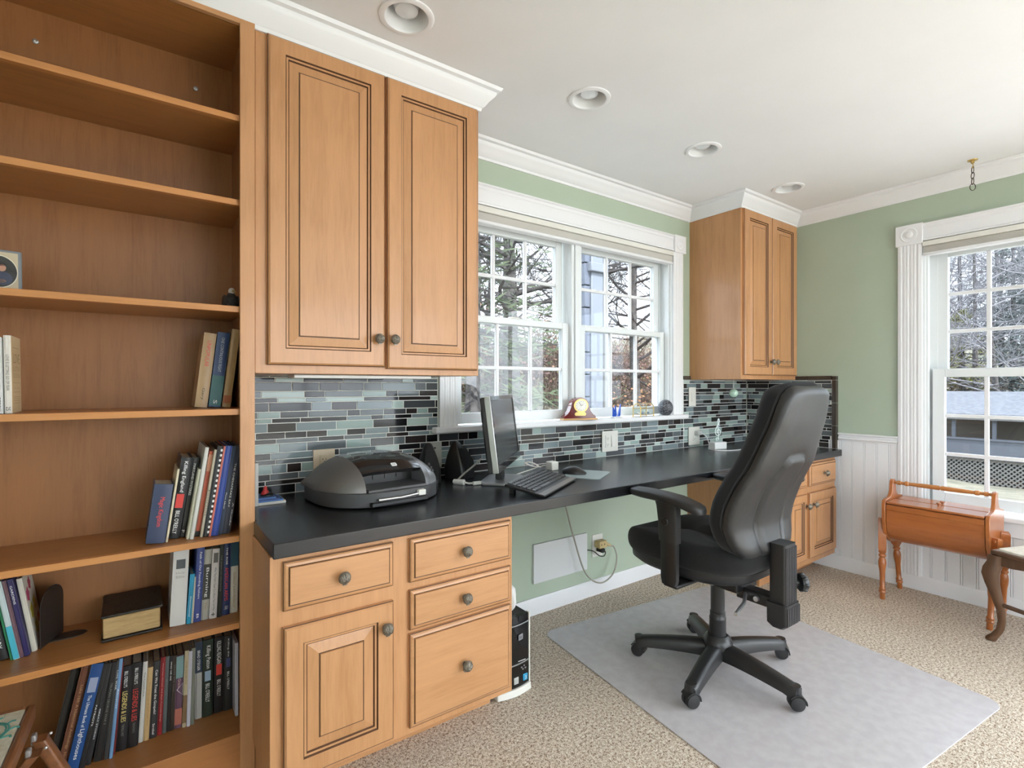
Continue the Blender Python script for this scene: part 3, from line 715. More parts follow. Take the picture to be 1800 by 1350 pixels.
# ------------------------------------------------------------------ monitor, keyboard, mouse
def monitor():
    th = math.radians(43.8)
    t = thing('monitor', 'black flat-screen monitor with silver edge turned towards the window', 'monitor', (1.285, 1.845, ZT), th)
    mb = MB(); mb.prism([(-.12, -.055), (-.10, -.075), (.10, -.075), (.12, -.055), (.12, .06), (.09, .085), (-.09, .085), (-.12, .06)], 0, .012); mb.build('stand_base', M_SILVER, t, bevel=.004)
    bx(-.03, .03, .0, .03, .012, .16).build('stand_neck', M_BLACK2, t, bevel=.004)
    T = Matrix.Translation((0, -.02, .075)) @ Matrix.Rotation(math.radians(-7), 4, 'X')
    def b(x0, x1, y0, y1, z0, z1, name, m, par=t, bv=.004):
        mb = MB(); mb.X = T; mb.box(x0, x1, y0, y1, z0, z1); return mb.build(name, m, par, bevel=bv)
    c = b(-.248, .248, -.006, .03, 0, .298, 'housing', M_BLACK2)
    b(-.14, .14, .03, .062, .03, .25, 'rear_bulge', M_BLACK2, c, .012)
    for x0, x1, z0, z1 in ((-.250, -.243, -.001, .300), (.243, .250, -.001, .300)): b(x0, x1, -.012, .012, z0, z1, 'side_trim', M_STEEL, t, .002)
    b(-.243, .243, -.012, -.004, .270 + .012, .299, 'bezel', P('glossy_black', (.008, .008, .009), .08), t, .001); b(-.243, .243, -.014, -.004, -.001, .030, 'lower_bezel', P('glossy_black', (.008, .008, .009), .08), t, .001)
    b(-.243, -.228, -.012, -.004, .03, .282, 'bezel', MATS['glossy_black'], t, .001); b(.228, .243, -.012, -.004, .03, .282, 'bezel', MATS['glossy_black'], t, .001)
    b(-.228, .228, -.009, -.004, .03, .282, 'screen', P('dark_screen', (.030, .032, .035), .22, spec=.6), t, 0)
    return t
monitor()
def keyboard():
    t = thing('keyboard', 'black and silver computer keyboard in front of the monitor', 'keyboard', (1.335, 1.640, ZT), math.radians(30))
    prof = [(-.085, .004), (-.085, .010), (-.06, .014), (.075, .040), (.08, .038), (.08, .030), (-.06, .004)]
    mb = MB(); mb.loft([[(x, y, z) for y, z in prof] for x in (-.195, .195)]); mb.build('body', M_BLACK, t, bevel=.003)
    for x in (-.16, .15): bx(x, x + .02, .055, .075, 0, .03).build('foot', M_BLACK, t)
    mb = MB(); rowsn = [15, 14, 14, 13, 12, 8]; sl_ = (.040 - .014) / .135
    for r in range(6):
        y0 = .055 - r * .0195; x = -.185; w = (.37 - .06) / rowsn[0]
        cols = [(x + i * .0205, .0175) for i in range(18)] if r < 5 else [(-.185, .025), (-.157, .02), (-.134, .02), (-.11, .11), (.004, .02), (.028, .02), (.052, .025), (.082, .0175), (.1025, .0175), (.123, .0175), (.1435, .0175), (.164, .0175)]
        for a, ww in cols:
            z0 = .014 + (y0 + .06) * sl_
            mb.loft([[(a, y0 - .0165 * 0, z0), (a + ww, y0, z0), (a + ww, y0 + .0165, z0 + .003), (a, y0 + .0165, z0 + .003)], [(a + .002, y0 + .002, z0 + .007), (a + ww - .002, y0 + .002, z0 + .007), (a + ww - .002, y0 + .0145, z0 + .0095), (a + .002, y0 + .0145, z0 + .0095)]])
    tag(mb.build('keys', P('keycaps', (.05, .05, .055), .25), t, ang=0), kind='stuff')
    bx(-.195, .195, .0795, .084, .034, .0405).build('back_trim', M_SILVER, t, bevel=.001)
    mb = MB(); mb.loft([[(-.194, -.084, .0105), (.194, -.084, .0105), (.194, -.060, .0145), (-.194, -.060, .0145)], [(-.194, -.084, .0115), (.194, -.084, .0115), (.194, -.060, .0155), (-.194, -.060, .0155)]]); mb.build('palm_strip', M_GREYP, t)
keyboard()
mb = MB(); mb.prism(rrect(.225, .175, .02), 0, .003)
tag(mb.build('mouse_pad', P('mousepad', (.30, .36, .36), .35), loc=(1.695, 1.752, ZT), rz=math.radians(30)), 'pale grey mouse pad beside the keyboard', 'mouse pad')
t = thing('computer_mouse', 'black computer mouse resting on the pale mouse pad', 'mouse', (1.652, 1.790, ZT + .003), math.radians(35))
mb = MB(); rg = []
for f in [0, .04, .12, .25, .4, .55, .7, .85, .95, 1]:
    y = -.055 + .11 * f; w = .031 * math.sin(PI * (.08 + .84 * f)) ** .45; h = .036 * math.sin(PI * (.05 + .80 * f)) ** .8
    rg.append([(w * math.copysign(abs(math.cos(PI * i / 14)) ** .8, math.cos(PI * i / 14)), y, h * math.sin(PI * i / 14)) for i in range(15)])
mb.loft(rg); mb.build('body', M_BLACK, t, ang=60)
MB().sph((0, .030, .024), .008, 12, 8, (.5, 1, 1)).build('scroll_wheel', M_DARKGREY, t)
# speakers
def speaker(label, x, y, rz):
    t = thing('speaker', label, 'speaker', (x, y, ZT), rz, group='desktop speakers')
    mb = MB(); rg = []
    for z, w, d in ((0, .045, .055), (.012, .047, .058), (.05, .046, .056), (.10, .036, .040), (.145, .022, .020), (.160, .014, .012), (.165, .006, .006)):
        rg.append([(p, q + (.02 * z / .165), z) for p, q in rrect(2 * w, 2 * d, min(w, d) * .5, 4)])
    mb.loft(rg); mb.build('cabinet', M_BLACK, t, ang=60)
    mb = MB(); mb.loft([[(-.036, -.060, .012), (.036, -.060, .012), (.036, -.052, .012), (-.036, -.052, .012)], [(-.034, -.056, .075), (.034, -.056, .075), (.034, -.04, .075), (-.034, -.04, .075)], [(-.020, -.022, .135), (.020, -.022, .135), (.020, -.01, .135), (-.020, -.01, .135)]]); mb.build('grille', P('speaker_cloth', (.012, .012, .013), .9), t, bevel=.003)
speaker('black wedge speaker standing between the grey wall plate and the monitor', 1.175, 2.035, .5)
speaker('black wedge speaker half hidden behind the right end of the printer', 1.02, 2.03, -.3)
# cables on the counter
t = thing('usb_cable', 'grey cable with pale plugs lying on the counter between printer and monitor', 'cable', (0, 0, ZT))
MB().tube(bez([(1.245, 1.965, .085), (1.20, 1.955, .06), (1.15, 1.945, .035), (1.105, 1.93, .012), (1.085, 1.915, .007)]), .004, 8).build('cord', P('grey_cord', (.36, .34, .29), .5), t)
mb = MB(); mb.cyl((1.08, 1.918, .010), (1.105, 1.875, .010), .010, .012, 10); mb.tube([(1.105, 1.875, .010), (1.115, 1.855, .007), (1.128, 1.845, .008)], .004, 8); mb.build('ferrite_bead', M_OFFWHITE, t)
bx(-.009, .028, -.007, .007, .002, .015).build('plug', M_OFFWHITE, t, bevel=.002, loc=(1.135, 1.838, 0), rz=math.radians(-5))
bx(.028, .038, -.0055, .0055, .004, .013).build('plug_shell', M_STEEL, t, loc=(1.135, 1.838, 0), rz=math.radians(-5))
t = thing('coiled_cord', 'coiled pale cord with a white plug adapter behind the keyboard', 'cable', (0, 0, ZT))
pts = []
for i in range(90):
    a = i * .42; q = .036 + .005 * math.sin(i * .9); pts.append((1.585 + q * math.cos(a) * 1.1, 2.02 + q * math.sin(a) * .8, .008 + .022 * abs(math.sin(i * .21)) + .008 * math.sin(a)))
MB().tube([(1.42, 1.93, .004), (1.50, 1.965, .006)] + pts + [(1.63, 1.985, .02), (1.645, 1.965, .018)], .0028, 6).build('cord', M_OFFWHITE, t)
bx(1.628, 1.672, 1.925, 1.972, 0, .042).build('adapter', M_OFFWHITE, t, bevel=.004)
for z in (.014, .028): bx(1.672, 1.684, 1.944, 1.950, z, z + .004).build('prong', M_STEEL, t)

# ------------------------------------------------------------------ wall plates
def plate(name, label, cat, u0, u1, z0, z1, kind, mat=M_OFFWHITE, n0=-.0085, fn=fB):
    t = thing(name, label, cat); cu, cz = (u0 + u1) / 2, (z0 + z1) / 2
    bx(u0, u1, n0 - .006, n0, z0, z1, fn=fn).build('cover_plate', mat, t, bevel=.002)
    def rec(c):
        o = bx(c - .017, c + .017, n0 - .009, n0 - .005, cz - .035, cz + .035, fn=fn).build('receptacle', mat, t, bevel=.001)
        for s_ in (-1, 1):
            for q in (-.006, .006): bx(c + q - .001, c + q + .001, n0 - .0095, n0 - .008, cz + s_ * .018 - .003, cz + s_ * .018 + .004, fn=fn).build('slot', M_BLACK, o)
            MB(fn).cyl((c, n0 - .0095, cz + s_ * .018 - .008), (c, n0 - .008, cz + s_ * .018 - .008), .0022, .0022, 8).build('slot', M_BLACK, o)
    def rock(c):
        o = bx(c - .017, c + .017, n0 - .008, n0 - .005, cz - .034, cz + .034, fn=fn).build('switch_frame', mat, t, bevel=.001)
        MB(fn).loft([[(c - .014, n0 - .008, cz - .03), (c + .014, n0 - .008, cz - .03), (c + .014, n0 - .008, cz + .03), (c - .014, n0 - .008, cz + .03)], [(c - .014, n0 - .013, cz - .03), (c + .014, n0 - .013, cz - .03), (c + .014, n0 - .0085, cz + .03), (c - .014, n0 - .0085, cz + .03)]]).build('rocker', mat, o)
    for i, k in enumerate(kind):
        c = cu + (i - (len(kind) - 1) / 2) * .046
        if k == 'o': rec(c)
        elif k == 's': rock(c)
        else:
            for q in (-.032, 0, .032): MB(fn).cyl((c, n0 - .009, cz + q), (c, n0 - .006, cz + q), .004, .004, 10).build('jack', M_BLACK, t)
    return t
plate('wall_plate', 'beige wall plate on the tiles just above the printer', 'outlet', .557, .642, .828, .944, 'o', M_BEIGE)
plate('wall_plate', 'grey three-hole jack plate on the tiles right of the printer', 'wall plate', 1.056, 1.128, .824, .940, 'j', P('grey_plate', (.52, .52, .49), .4))
plate('outlet_switch', 'wide white plate with outlet and rocker switch below the clock', 'outlet', 2.170, 2.302, .812, .932, 'os')
plate('light_switch', 'white rocker switch plate between window casing and far wall cabinet', 'switch', 2.994, 3.070, 1.058, 1.186, 's')
t = plate('outlet', 'white outlet with a clear plug near the treble clef lamp', 'outlet', 2.990, 3.112, .795, .918, 'o')
bx(3.05, 3.10, -.045, -.0145, .862, .892, fn=fB).build('plug', P('clear_plug', (.55, .56, .55), .2), t, bevel=.004)
tag(t, None)
plate('outlet', 'low white outlet on the green wall under the countertop', 'outlet', 2.100, 2.182, .214, .342, 'o', n0=0)
t = thing('plug_adapter', 'tan plug adapter with two cords in the low outlet', 'adapter')
bx(2.112, 2.172, -.052, -.010, .272, .312, fn=fB).build('block', P('tan_plastic', (.55, .42, .20), .45), t, bevel=.003)
for x in (2.127, 2.150): bx(x - .002, x + .002, -.053, -.051, .288, .298, fn=fB).build('slot', M_BLACK, t)
bx(2.125, 2.150, -.058, -.012, .248, .270, fn=fB).build('dark_plug', M_BLACK2, t, bevel=.003)
MB().cyl((2.172, YB - .03, .292), (2.205, YB - .045, .275), .011, .007, 10).build('round_plug', P('tan_plastic', (.5, .4, .25), .5), t)
t = thing('power_cord', 'grey power cord hanging from the countertop to the low outlet', 'cord')
MB().tube(bez([(1.83, 2.115, .742), (1.86, 2.105, .60), (1.93, 2.09, .35), (2.0, 2.075, .16), (2.10, 2.06, .09), (2.20, 2.06, .12), (2.243, 2.07, .20), (2.23, 2.08, .262), (2.205, YB - .045, .275)], 48), .0045, 8).build('cord', P('grey_cord', (.36, .34, .29), .5), t)
t = thing('panel_heater', 'flat white rectangular panel on the green wall under the desk', 'wall panel')
bx(1.667, 2.052, -.014, 0, .160, .366, fn=fB).build('panel', P('panel_white', (.66, .67, .67), .45), t, bevel=.002)
MB().tube(bez([(2.052, YB - .008, .268), (2.09, YB - .02, .258), (2.13, YB - .03, .226), (2.158, YB - .04, .222), (2.165, YB - .045, .245), (2.140, YB - .05, .258)], 24), .003, 6).build('cord', M_BLACK2, t)

# ------------------------------------------------------------------ window sill things
ZS = 1.008; YS = 2.103
t = thing('mantel_clock', 'small red mahogany mantel clock with gold dial on the window sill', 'clock', (1.972, YS + .002, ZS), -.28)
t.scale = (1.18, 1.0, 1.02)
pr = [(-.082, .010), (.082, .010), (.082, .020), (.068, .030), (.055, .048), (.046, .075)]
pr += [(.046 * math.cos(a), .078 + .044 * math.sin(a)) for a in [PI * i / 14 for i in range(15)]]
pr += [(-.046, .075), (-.055, .048), (-.068, .030), (-.082, .020)]
mb = MB(); mb.loft([[(x, y, z) for x, z in pr] for y in (-.024, .018)]); mb.build('case', P('mahogany', (.16, .015, .012), .15, coat=.6), t, ang=30)
bx(-.088, .088, -.030, .024, 0, .010).build('plinth', P('gold_wood', (.60, .36, .16), .3, .3), t, bevel=.002)
def disc(mb, c, r, y0, y1, n=28, mi=0, rz=1): mb.loft([[(c[0] + r * math.cos(2 * PI * i / n), y, c[1] + rz * r * math.sin(2 * PI * i / n)) for i in range(n)] for y in (y0, y1)], mi)
mb = MB(); disc(mb, (.002, .078), .037, -.024, -.029); mb.build('bezel', M_BRASS, t)
mb = MB(); disc(mb, (.002, .078), .029, -.029, -.0298); d = mb.build('dial', P('dial_silver', (.74, .72, .66), .35, .2), t)
for i in range(12): a = PI * i / 6; MB().cyl((.002 + .022 * math.cos(a), -.0296, .078 + .022 * math.sin(a)), (.002 + .026 * math.cos(a), -.0302, .078 + .026 * math.sin(a)), .0009, .0009, 6).build('hour_mark', M_KTXT, d)
for a, l in ((.6, .015), (2.1, .021)): MB().cyl((.002, -.0305, .078), (.002 + l * math.cos(a), -.0305, .078 + l * math.sin(a)), .0011, .0006, 6).build('hand', M_KTXT, d)
mb = MB(); mb.prism([(-.026, .024), (.026, .024), (.030, .034), (.022, .044), (-.022, .044), (-.030, .034)], .024, .026); o = mb.build('name_plate', M_BRASS, t); o.rotation_euler = (PI / 2, 0, 0)
t = thing('sailboat_figurine', 'small blue and white glass sailboat figurine on the window sill', 'figurine', (2.272, YS - .003, ZS), .1)
M_BLUEG = P('cobalt_glass', (.015, .09, .55), .08, coat=.5)
MB().prism(rrect(.080, .030, .006), 0, .009).build('hull', P('white_glass', (.80, .82, .84), .12), t, bevel=.002)
for pl in ([(-.036, 0), (-.006, 0), (-.034, .055)], [(-.018, .012), (-.002, .005), (-.012, .062)], [(.004, -.012), (.030, 0), (.036, .072)]):
    mb = MB(); mb.loft([[(x, y, .009 + z) for x, z in pl] for y in (-.005, .003)]); mb.build('sail', M_BLUEG, t)
t = thing('trinket_box', 'brass-edged glass trinket box on tiny feet on the window sill', 'box', (2.515, YS, ZS), .15)
L_, D_, H_ = .075, .026, .05
for sx in (-1, 1):
    arc = [(sx * L_, D_ * math.cos(a), H_ + .030 * math.sin(a)) for a in [PI * i / 10 for i in range(11)]]
    MB().tube([(sx * L_, D_, .012)] + arc + [(sx * L_, -D_, .012)], .0028, 8).build('end_frame', M_BRASS, t)
    for sy in (-1, 1): MB().lathe([(.0045, 0), (.005, .004), (.003, .012)], 10).build('foot', M_BRASS, t, loc=(sx * L_, sy * D_, 0))
for y, z in ((D_, .012), (-D_, .012), (-D_, H_), (D_, H_), (0, H_ + .030)): MB().cyl((-L_, y, z), (L_, y, z), .0024, .0024, 8).build('edge_bar', M_BRASS, t)
gl = glass('clear_glass', (.94, .97, .96), .12)
for y in (-D_, D_): bx(-L_, L_, y - .0008, y + .0008, .012, H_).build('glass_side', gl, t, ang=0)
MB().loft([[(x, D_ * math.cos(a), H_ + .030 * math.sin(a)) for a in [PI * i / 10 for i in range(11)]] for x in (-L_, L_)], cap=False, closed=False).build('glass_lid', gl, t)
for i in range(4): MB().sph((-.05 + .033 * i, .004 * (-1) ** i, .022), .010, 10, 6, (1.1, .8, .8)).build('pebble', P(('shell_white', 'shell_blue')[i % 2], ((.72, .70, .66), (.30, .34, .45))[i % 2], .4), t)
bx(-L_, L_, -D_, D_, .010, .0125).build('glass_bottom', P('box_base', (.6, .6, .55), .3), t)
mb = MB(); mb.sph((0, 0, .050), .050, 28, 18, (.98, .9, 1.04))
mb.v = [(x * (1 + .12 * max(0, (.05 - z) / .05)), y, z) for x, y, z in mb.v]
tag(mb.build('stone_egg', noisy('black_speckled_stone', (.015, .016, .02), (.20, .21, .24), 190, .35, bump=.8, bscale=160, dist=.004, lo=.45, hi=.6), loc=(2.735, YS + .005, ZS - .002)), 'dark speckled egg-shaped stone at the right end of the window sill', 'stone')
# treble clef lamp
t = thing('treble_clef_lamp', 'clear acrylic treble clef on a white base with a white cord', 'lamp', (3.075, 1.955, ZT), math.radians(-12))
bx(-.052, .052, -.026, .026, 0, .046).build('base', P('lamp_white', (.84, .85, .85), .3), t, bevel=.004)
acr = glass('acrylic', (.92, .97, .96), .1)
mb = MB(); mb.loft([[(x, y, z) for x, z in [(-.030, .046), (.030, .046), (.030, .10), (.028, .135), (.016, .152), (.018, .185), (.008, .205), (-.004, .196), (-.008, .165), (-.010, .15), (-.026, .13), (-.030, .10)]] for y in (-.003, .003)]); mb.build('acrylic_plate', acr, t, ang=20)
cl = [(-.006, 0, .055), (-.016, 0, .060), (-.014, 0, .072), (-.002, 0, .072), (.004, 0, .06), (.004, 0, .09), (.0, 0, .14), (-.004, 0, .175), (.004, 0, .197), (.010, 0, .185), (.006, 0, .165), (-.014, 0, .14), (-.024, 0, .115), (-.014, 0, .092), (.008, 0, .090), (.020, 0, .105), (.014, 0, .124), (-.002, 0, .126), (-.010, 0, .112), (-.002, 0, .102)]
MB().tube(bez([(a, -.001, c) for a, b, c in cl], 110), .0026, 6).build('clef', P('etched_white', (.86, .92, .92), .4), t)
t = thing('lamp_cord', 'thin white cord looping from the outlet across the far counter', 'cord')
MB().tube(bez([(3.085, YB - .045, ZT + .092), (3.12, YB - .06, ZT + .07), (3.135, YB - .07, ZT + .02), (3.09, 2.03, ZT + .004), (2.99, 1.96, ZT + .004), (2.98, 1.88, ZT + .004), (3.10, 1.83, ZT + .004), (3.30, 1.86, ZT + .004)], 60), .003, 6).build('cord', M_WHITE, t)
# glass ornament under the far cabinet
t = thing('glass_ornament', 'small green glass ball hanging on a string under the far wall cabinet', 'ornament', (3.185, 1.91, 1.148))
MB().sph((0, 0, 0), .028, 20, 14).build('ball', P('green_glass', (.50, .72, .58), .08, coat=.6), t)
MB().cyl((0, 0, .026), (0, 0, .034), .005, .004, 10).build('cap', M_STEEL, t)
MB().cyl((0, 0, .03), (0, 0, .0885), .0016, .0016, 6).build('string', M_WHITE, t)
# little blue display at the left end of the counter
t = thing('desk_display', 'white folded desk display with a blue picture against the bookcase end', 'desk display', (.332, 2.005, ZT))
bx(-.012, 0, -.055, .055, 0, .150).build('back_panel', P('display_grey', (.50, .50, .48), .5), t, bevel=.002)
bx(0, .090, -.050, .050, 0, .010).build('tray', P('display_white', (.60, .61, .56), .5), t, bevel=.002)
for i in range(3): bx(.002, .082 - .012 * i, -.045, .045, .010 + .005 * i, .0148 + .005 * i).build('blue_card', P(('card_blue', 'card_navy')[i % 2], ((.06, .16, .42), (.03, .06, .2))[i % 2], .5), t)
MB().lathe([(.014, .025), (.016, .032), (.008, .045), (.006, .055), (.001, .060)], 12).build('red_cap', P('red_enamel', (.45, .03, .03), .3), t, loc=(.03, -.005, 0))
MB().lathe([(.022, .022), (.022, .030), (.012, .036)], 14).build('black_ring', M_BLACK, t, loc=(.036, -.005, 0))

# ------------------------------------------------------------------ computer tower
t = thing('computer_tower', 'slim black and silver computer tower on the carpet beside the drawers', 'computer', (1.175, 1.62, 0))
bx(-.078, .078, .012, .36, .012, .298).build('case', M_BLACK2, t, bevel=.003)
mb = MB(); rg = []
for f in range(9):
    x = -.078 + .156 * f / 8; y = -.012 * math.sin(PI * f / 8); rg.append([(x, y, .030), (x, .014, .030), (x, .014, .300), (x, y + .004, .300)])
mb.loft(rg); mb.build('front_panel', P('glossy_black', (.008, .008, .009), .08), t, ang=40)
for zz, h in ((.268, .004), (.116, .004)):
    mb = MB(); rg = []
    for f in range(9): x = -.077 + .154 * f / 8; y = -.0005 - .012 * math.sin(PI * f / 8); rg.append([(x, y - .001, zz), (x, y + .002, zz), (x, y + .002, zz + h), (x, y - .001, zz + h)])
    mb.loft(rg); mb.build('silver_line', M_SILVER, t)
for sx in (-1, 1): bx(sx * .0785 - .003, sx * .0785 + .003, -.002, .02, .02, .302).build('edge_trim', M_OFFWHITE, t, bevel=.002)
mb = MB(); rg = []
for f in range(9): x = -.080 + .16 * f / 8; y = -.012 - .014 * math.sin(PI * f / 8); rg.append([(x, y, .004), (x, .06, .004), (x, .06, .030), (x, y + .004, .030)])
mb.loft(rg); mb.build('foot_trim', M_OFFWHITE, t, bevel=.003)
MB().prism(rrect(.026, .022, .004), 0, .0015).build('badge', M_SILVER, t, loc=(.028, -.0095, .220)).rotation_euler = (PI / 2, 0, .25)
text('hp', M_KTXT, t, (.0283, -.0115, .220), (.97, .24, 0), (0, 0, 1), .015, .014, 'lettering')
bx(.015, .050, -.0128, -.0118, .128, .130).build('model_line', M_WTXT, t)
for x, c in ((.052, (.04, .35, .62)), (.006, (.55, .58, .56))): bx(x - .011, x + .011, -.0135 if x < .02 else -.0105, -.006, .044, .070).build('sticker', P('sticker_blue' if x > .02 else 'sticker_silver', c, .3, .3), t, bevel=.002)
text('3', M_WTXT, t, (.052, -.0115, .057), (1, .1, 0), (0, 0, 1), .008, .014, 'lettering')
for x, z in ((.030, .098), (.042, .102), (.048, .092), (.036, .090)): bx(x, x + .006, -.012, -.009, z, z + .005).build('port', M_SILVER, t)
bx(-.02, .03, .20, .26, .298, .335).build('adapter', M_BLACK2, t, bevel=.004)
mb = MB(); mb.sph((0, 0, .05), .05, 16, 10, (.75, .9, 1.1)); mb.v = [(x * (1 + .15 * math.sin(z * 90)), y * (1 + .1 * math.cos(x * 120)), max(z, .001)) for x, y, z in mb.v]
tag(mb.build('white_bag', P('white_cloth', (.78, .78, .76), .8), loc=(1.195, 1.69, .299)), 'crumpled white bag on top of the computer tower', 'bag')

# ------------------------------------------------------------------ sewing stand
def leg_profile():
    return [(.012, 0), (.013, .01), (.0125, .03), (.017, .034), (.017, .040), (.0135, .044), (.017, .050), (.0165, .054), (.012, .06), (.0125, .10), (.014, .14), (.018, .165), (.0195, .185), (.017, .202), (.0125, .212), (.018, .218), (.018, .224), (.0125, .230), (.0175, .236), (.0185, .245)]
def sewing():
    t = thing('sewing_stand', 'orange maple sewing stand with turned handle and legs below the right window', 'sewing stand')
    y0, y1 = .690, 1.128; xc = 3.515; zt_, zb = .535, .312; hw = .128
    # D-shaped trough: panels as a curved sheet
    sec = [(xc - hw, zt_)] + [(xc - hw * math.cos(a) , zt_ - .085 - (zt_ - .085 - zb) * max(0, math.sin(a)) ** .8) for a in [PI * i / 18 for i in range(19)]] + [(xc + hw, zt_)]
    mb = MB(); mb.loft([[(x, y, z) for x, z in sec] for y in (y0 + .012, y1 - .012)]); mb.build('body', M_ORANGE, t, ang=40)
    bx(xc - hw - .004, xc - hw + .004, y0 + .012, y1 - .012, zt_ - .030, zt_ - .002).build('top_band', M_ORANGE, t, bevel=.002)
    for s_ in (-1, 1):
        a, b = (xc - hw - .010, xc - .006) if s_ < 0 else (xc + .006, xc + hw + .010)
        l = bx(a, b, y0 + .013, y1 - .013, zt_ + .004, zt_ + .016).build('lid', M_ORANGE, t, bevel=.004)
        MB().lathe([(.006, 0), (.005, .006), (.011, .012), (.010, .017), (.001, .018)], 14).build('knob', M_ORANGE, l, loc=(xc + s_ * .030, (y0 + y1) / 2, zt_ + .016))
    bx(xc - .005, xc + .005, y0 + .013, y1 - .013, zt_ - .01, zt_ + .010).build('lid_rail', M_ORANGE, t)
    end = [(-.138, .535), (-.138, .46), (-.130, .40), (-.10, .345), (-.05, .312), (0, .304), (.05, .312), (.10, .345), (.130, .40), (.138, .46), (.138, .535), (.128, .556), (.10, .562), (.065, .566), (.042, .578), (.028, .60), (.024, .635), (.020, .652), (.008, .660), (-.008, .660), (-.020, .652), (-.024, .635), (-.028, .60), (-.042, .578), (-.065, .566), (-.10, .562), (-.128, .556)]
    for yy in (y0, y1):
        mb = MB(); mb.loft([[(xc + x, yy + q, z) for x, z in end] for q in (-.009, .009)]); mb.build('end_panel', M_ORANGE, t, bevel=.003)
    mb = MB(); L_ = y1 - y0; pr = []
    for f, r in ((0, .008), (.05, .008), (.055, .012), (.09, .012), (.095, .008), (.13, .009), (.14, .013), (.17, .013), (.18, .009), (.3, .0115), (.49, .0125), (.495, .009), (.505, .009), (.51, .0125), (.7, .0115), (.82, .009), (.83, .013), (.86, .013), (.87, .009), (.905, .008), (.91, .012), (.945, .012), (.95, .008), (1, .008)): pr.append((r, f * L_))
    mb.lathe(pr, 16); o = mb.build('handle', wood('handle_maple', (.50, .20, .06), (.40, .15, .04), 'z', .3), t, loc=(xc, y0, .643), ang=30); o.rotation_euler = (-PI / 2, 0, 0)
    for sy, yy in ((-1, y0), (1, y1)):
        for sx in (-1, 1):
            foot = Vector((xc + sx * .132, yy + sy * .006, 0)); top = Vector((xc + sx * .088, yy + sy * .022, .44))
            d = top - foot; mb = MB(); k = d.length / .40
            mb.lathe([(r, z * k * .98) for r, z in leg_profile()], 16)
            n = .245 * k * .98; mb.loft([[(q * w, p * w, z) for q, p in ((-1, -1), (1, -1), (1, 1), (-1, 1))] for z, w in ((n - .002, .015), (n + .01, .0185), (.40 * k, .0185), (.405 * k, .016))])
            o = mb.build('leg', M_ORANGE, t, loc=foot, ang=40); o.rotation_euler = d.to_track_quat('Z', 'Y').to_euler()
    for z in (.43, .40): MB().sph((xc - .10 + (.43 - z), y0 - .022, z), .012, 12, 8, (1, .7, 1)).build('peg', M_ORANGE, t)
sewing()
# ------------------------------------------------------------------ cabriole stool at the right edge
def stool():
    ang = math.radians(-22)
    t = thing('cabriole_bench', 'dark walnut bench with cabriole legs and cream patterned seat at the right edge', 'bench', (3.245, .655, 0), ang)
    Lx, Ly = .36, .50          # local: x away from camera, -y to the right
    mb = MB(); rg = []
    bx(.0, Lx, -Ly, 0, .405, .428).build('seat_frame', M_WALNUT, t, bevel=.006)
    mb = MB(); rg = []
    for z, i_ in ((.426, .016), (.436, .018), (.441, .04), (.443, .12)): rg.append([(p + Lx / 2, q - Ly / 2, z) for p, q in rrect(Lx - 2 * i_, Ly - 2 * i_, .02)])
    mb.loft(rg); c = mb.build('cushion', noisy('cream_brocade', (.72, .68, .60), (.60, .55, .45), 30, .85), t, ang=60)
    for i in range(5):
        a = R.random() * 6; px, py = .06 + R.random() * .2, -.10 - .06 * i
        MB().tube(bez([(px + .03 * math.cos(a + q), py + .035 * math.sin(1.7 * q + a), .443) for q in (0, .8, 1.6, 2.5, 3.3)], 16), .0018, 6).build('scroll_motif', P('motif_grey', (.16, .15, .15), .8), c)
    ap = [(0, .405), (-Ly, .405), (-Ly, .36), (-Ly + .08, .36), (-Ly / 2 - .05, .378), (-Ly / 2 + .05, .378), (-.08, .36), (0, .36)]
    for x in (.012, Lx - .030):
        mb = MB(); mb.loft([[(x + q, y, z) for y, z in ap] for q in (0, .018)]); mb.build('apron', M_WALNUT, t, bevel=.002)
    for y in (-.030, -Ly + .012): bx(.03, Lx - .03, y, y + .018, .358, .405).build('apron', M_WALNUT, t, bevel=.002)
    for lx, ly, dx, dy in ((.02, -.02, -1, 1), (.02, -Ly + .02, -1, -1), (Lx - .02, -.02, 1, 1), (Lx - .02, -Ly + .02, 1, -1)):
        rg = []
        for z, off, w in ((.405, .0, .030), (.375, .004, .030), (.345, .016, .033), (.315, .022, .032), (.27, .017, .026), (.21, .002, .020), (.15, -.012, .016), (.10, -.016, .0145), (.06, -.010, .015), (.035, .004, .018), (.018, .018, .022), (.006, .022, .020), (0, .020, .014)):
            k = .7071; cx_, cy_ = lx + dx * off * k, ly + dy * off * k; m = Matrix.Rotation(math.atan2(dy, dx), 2)
            rg.append([Vector((cx_, cy_, z)) + Vector((*(m @ Vector((p * w, q * w))), 0)) for p, q in ((1.15, 0), (.8, .55), (0, .85), (-.75, .5), (-.95, 0), (-.75, -.5), (0, -.85), (.8, -.55))])
        MB().loft(rg).build('leg', M_WALNUT, t, ang=50)
    MB().cyl((.03, -.03, .175), (.03, -Ly + .03, .175), .010, .010, 12).build('stretcher', M_WALNUT, t)
    MB().cyl((Lx - .03, -.03, .175), (Lx - .03, -Ly + .03, .175), .010, .010, 12).build('stretcher', M_WALNUT, t)
stool()
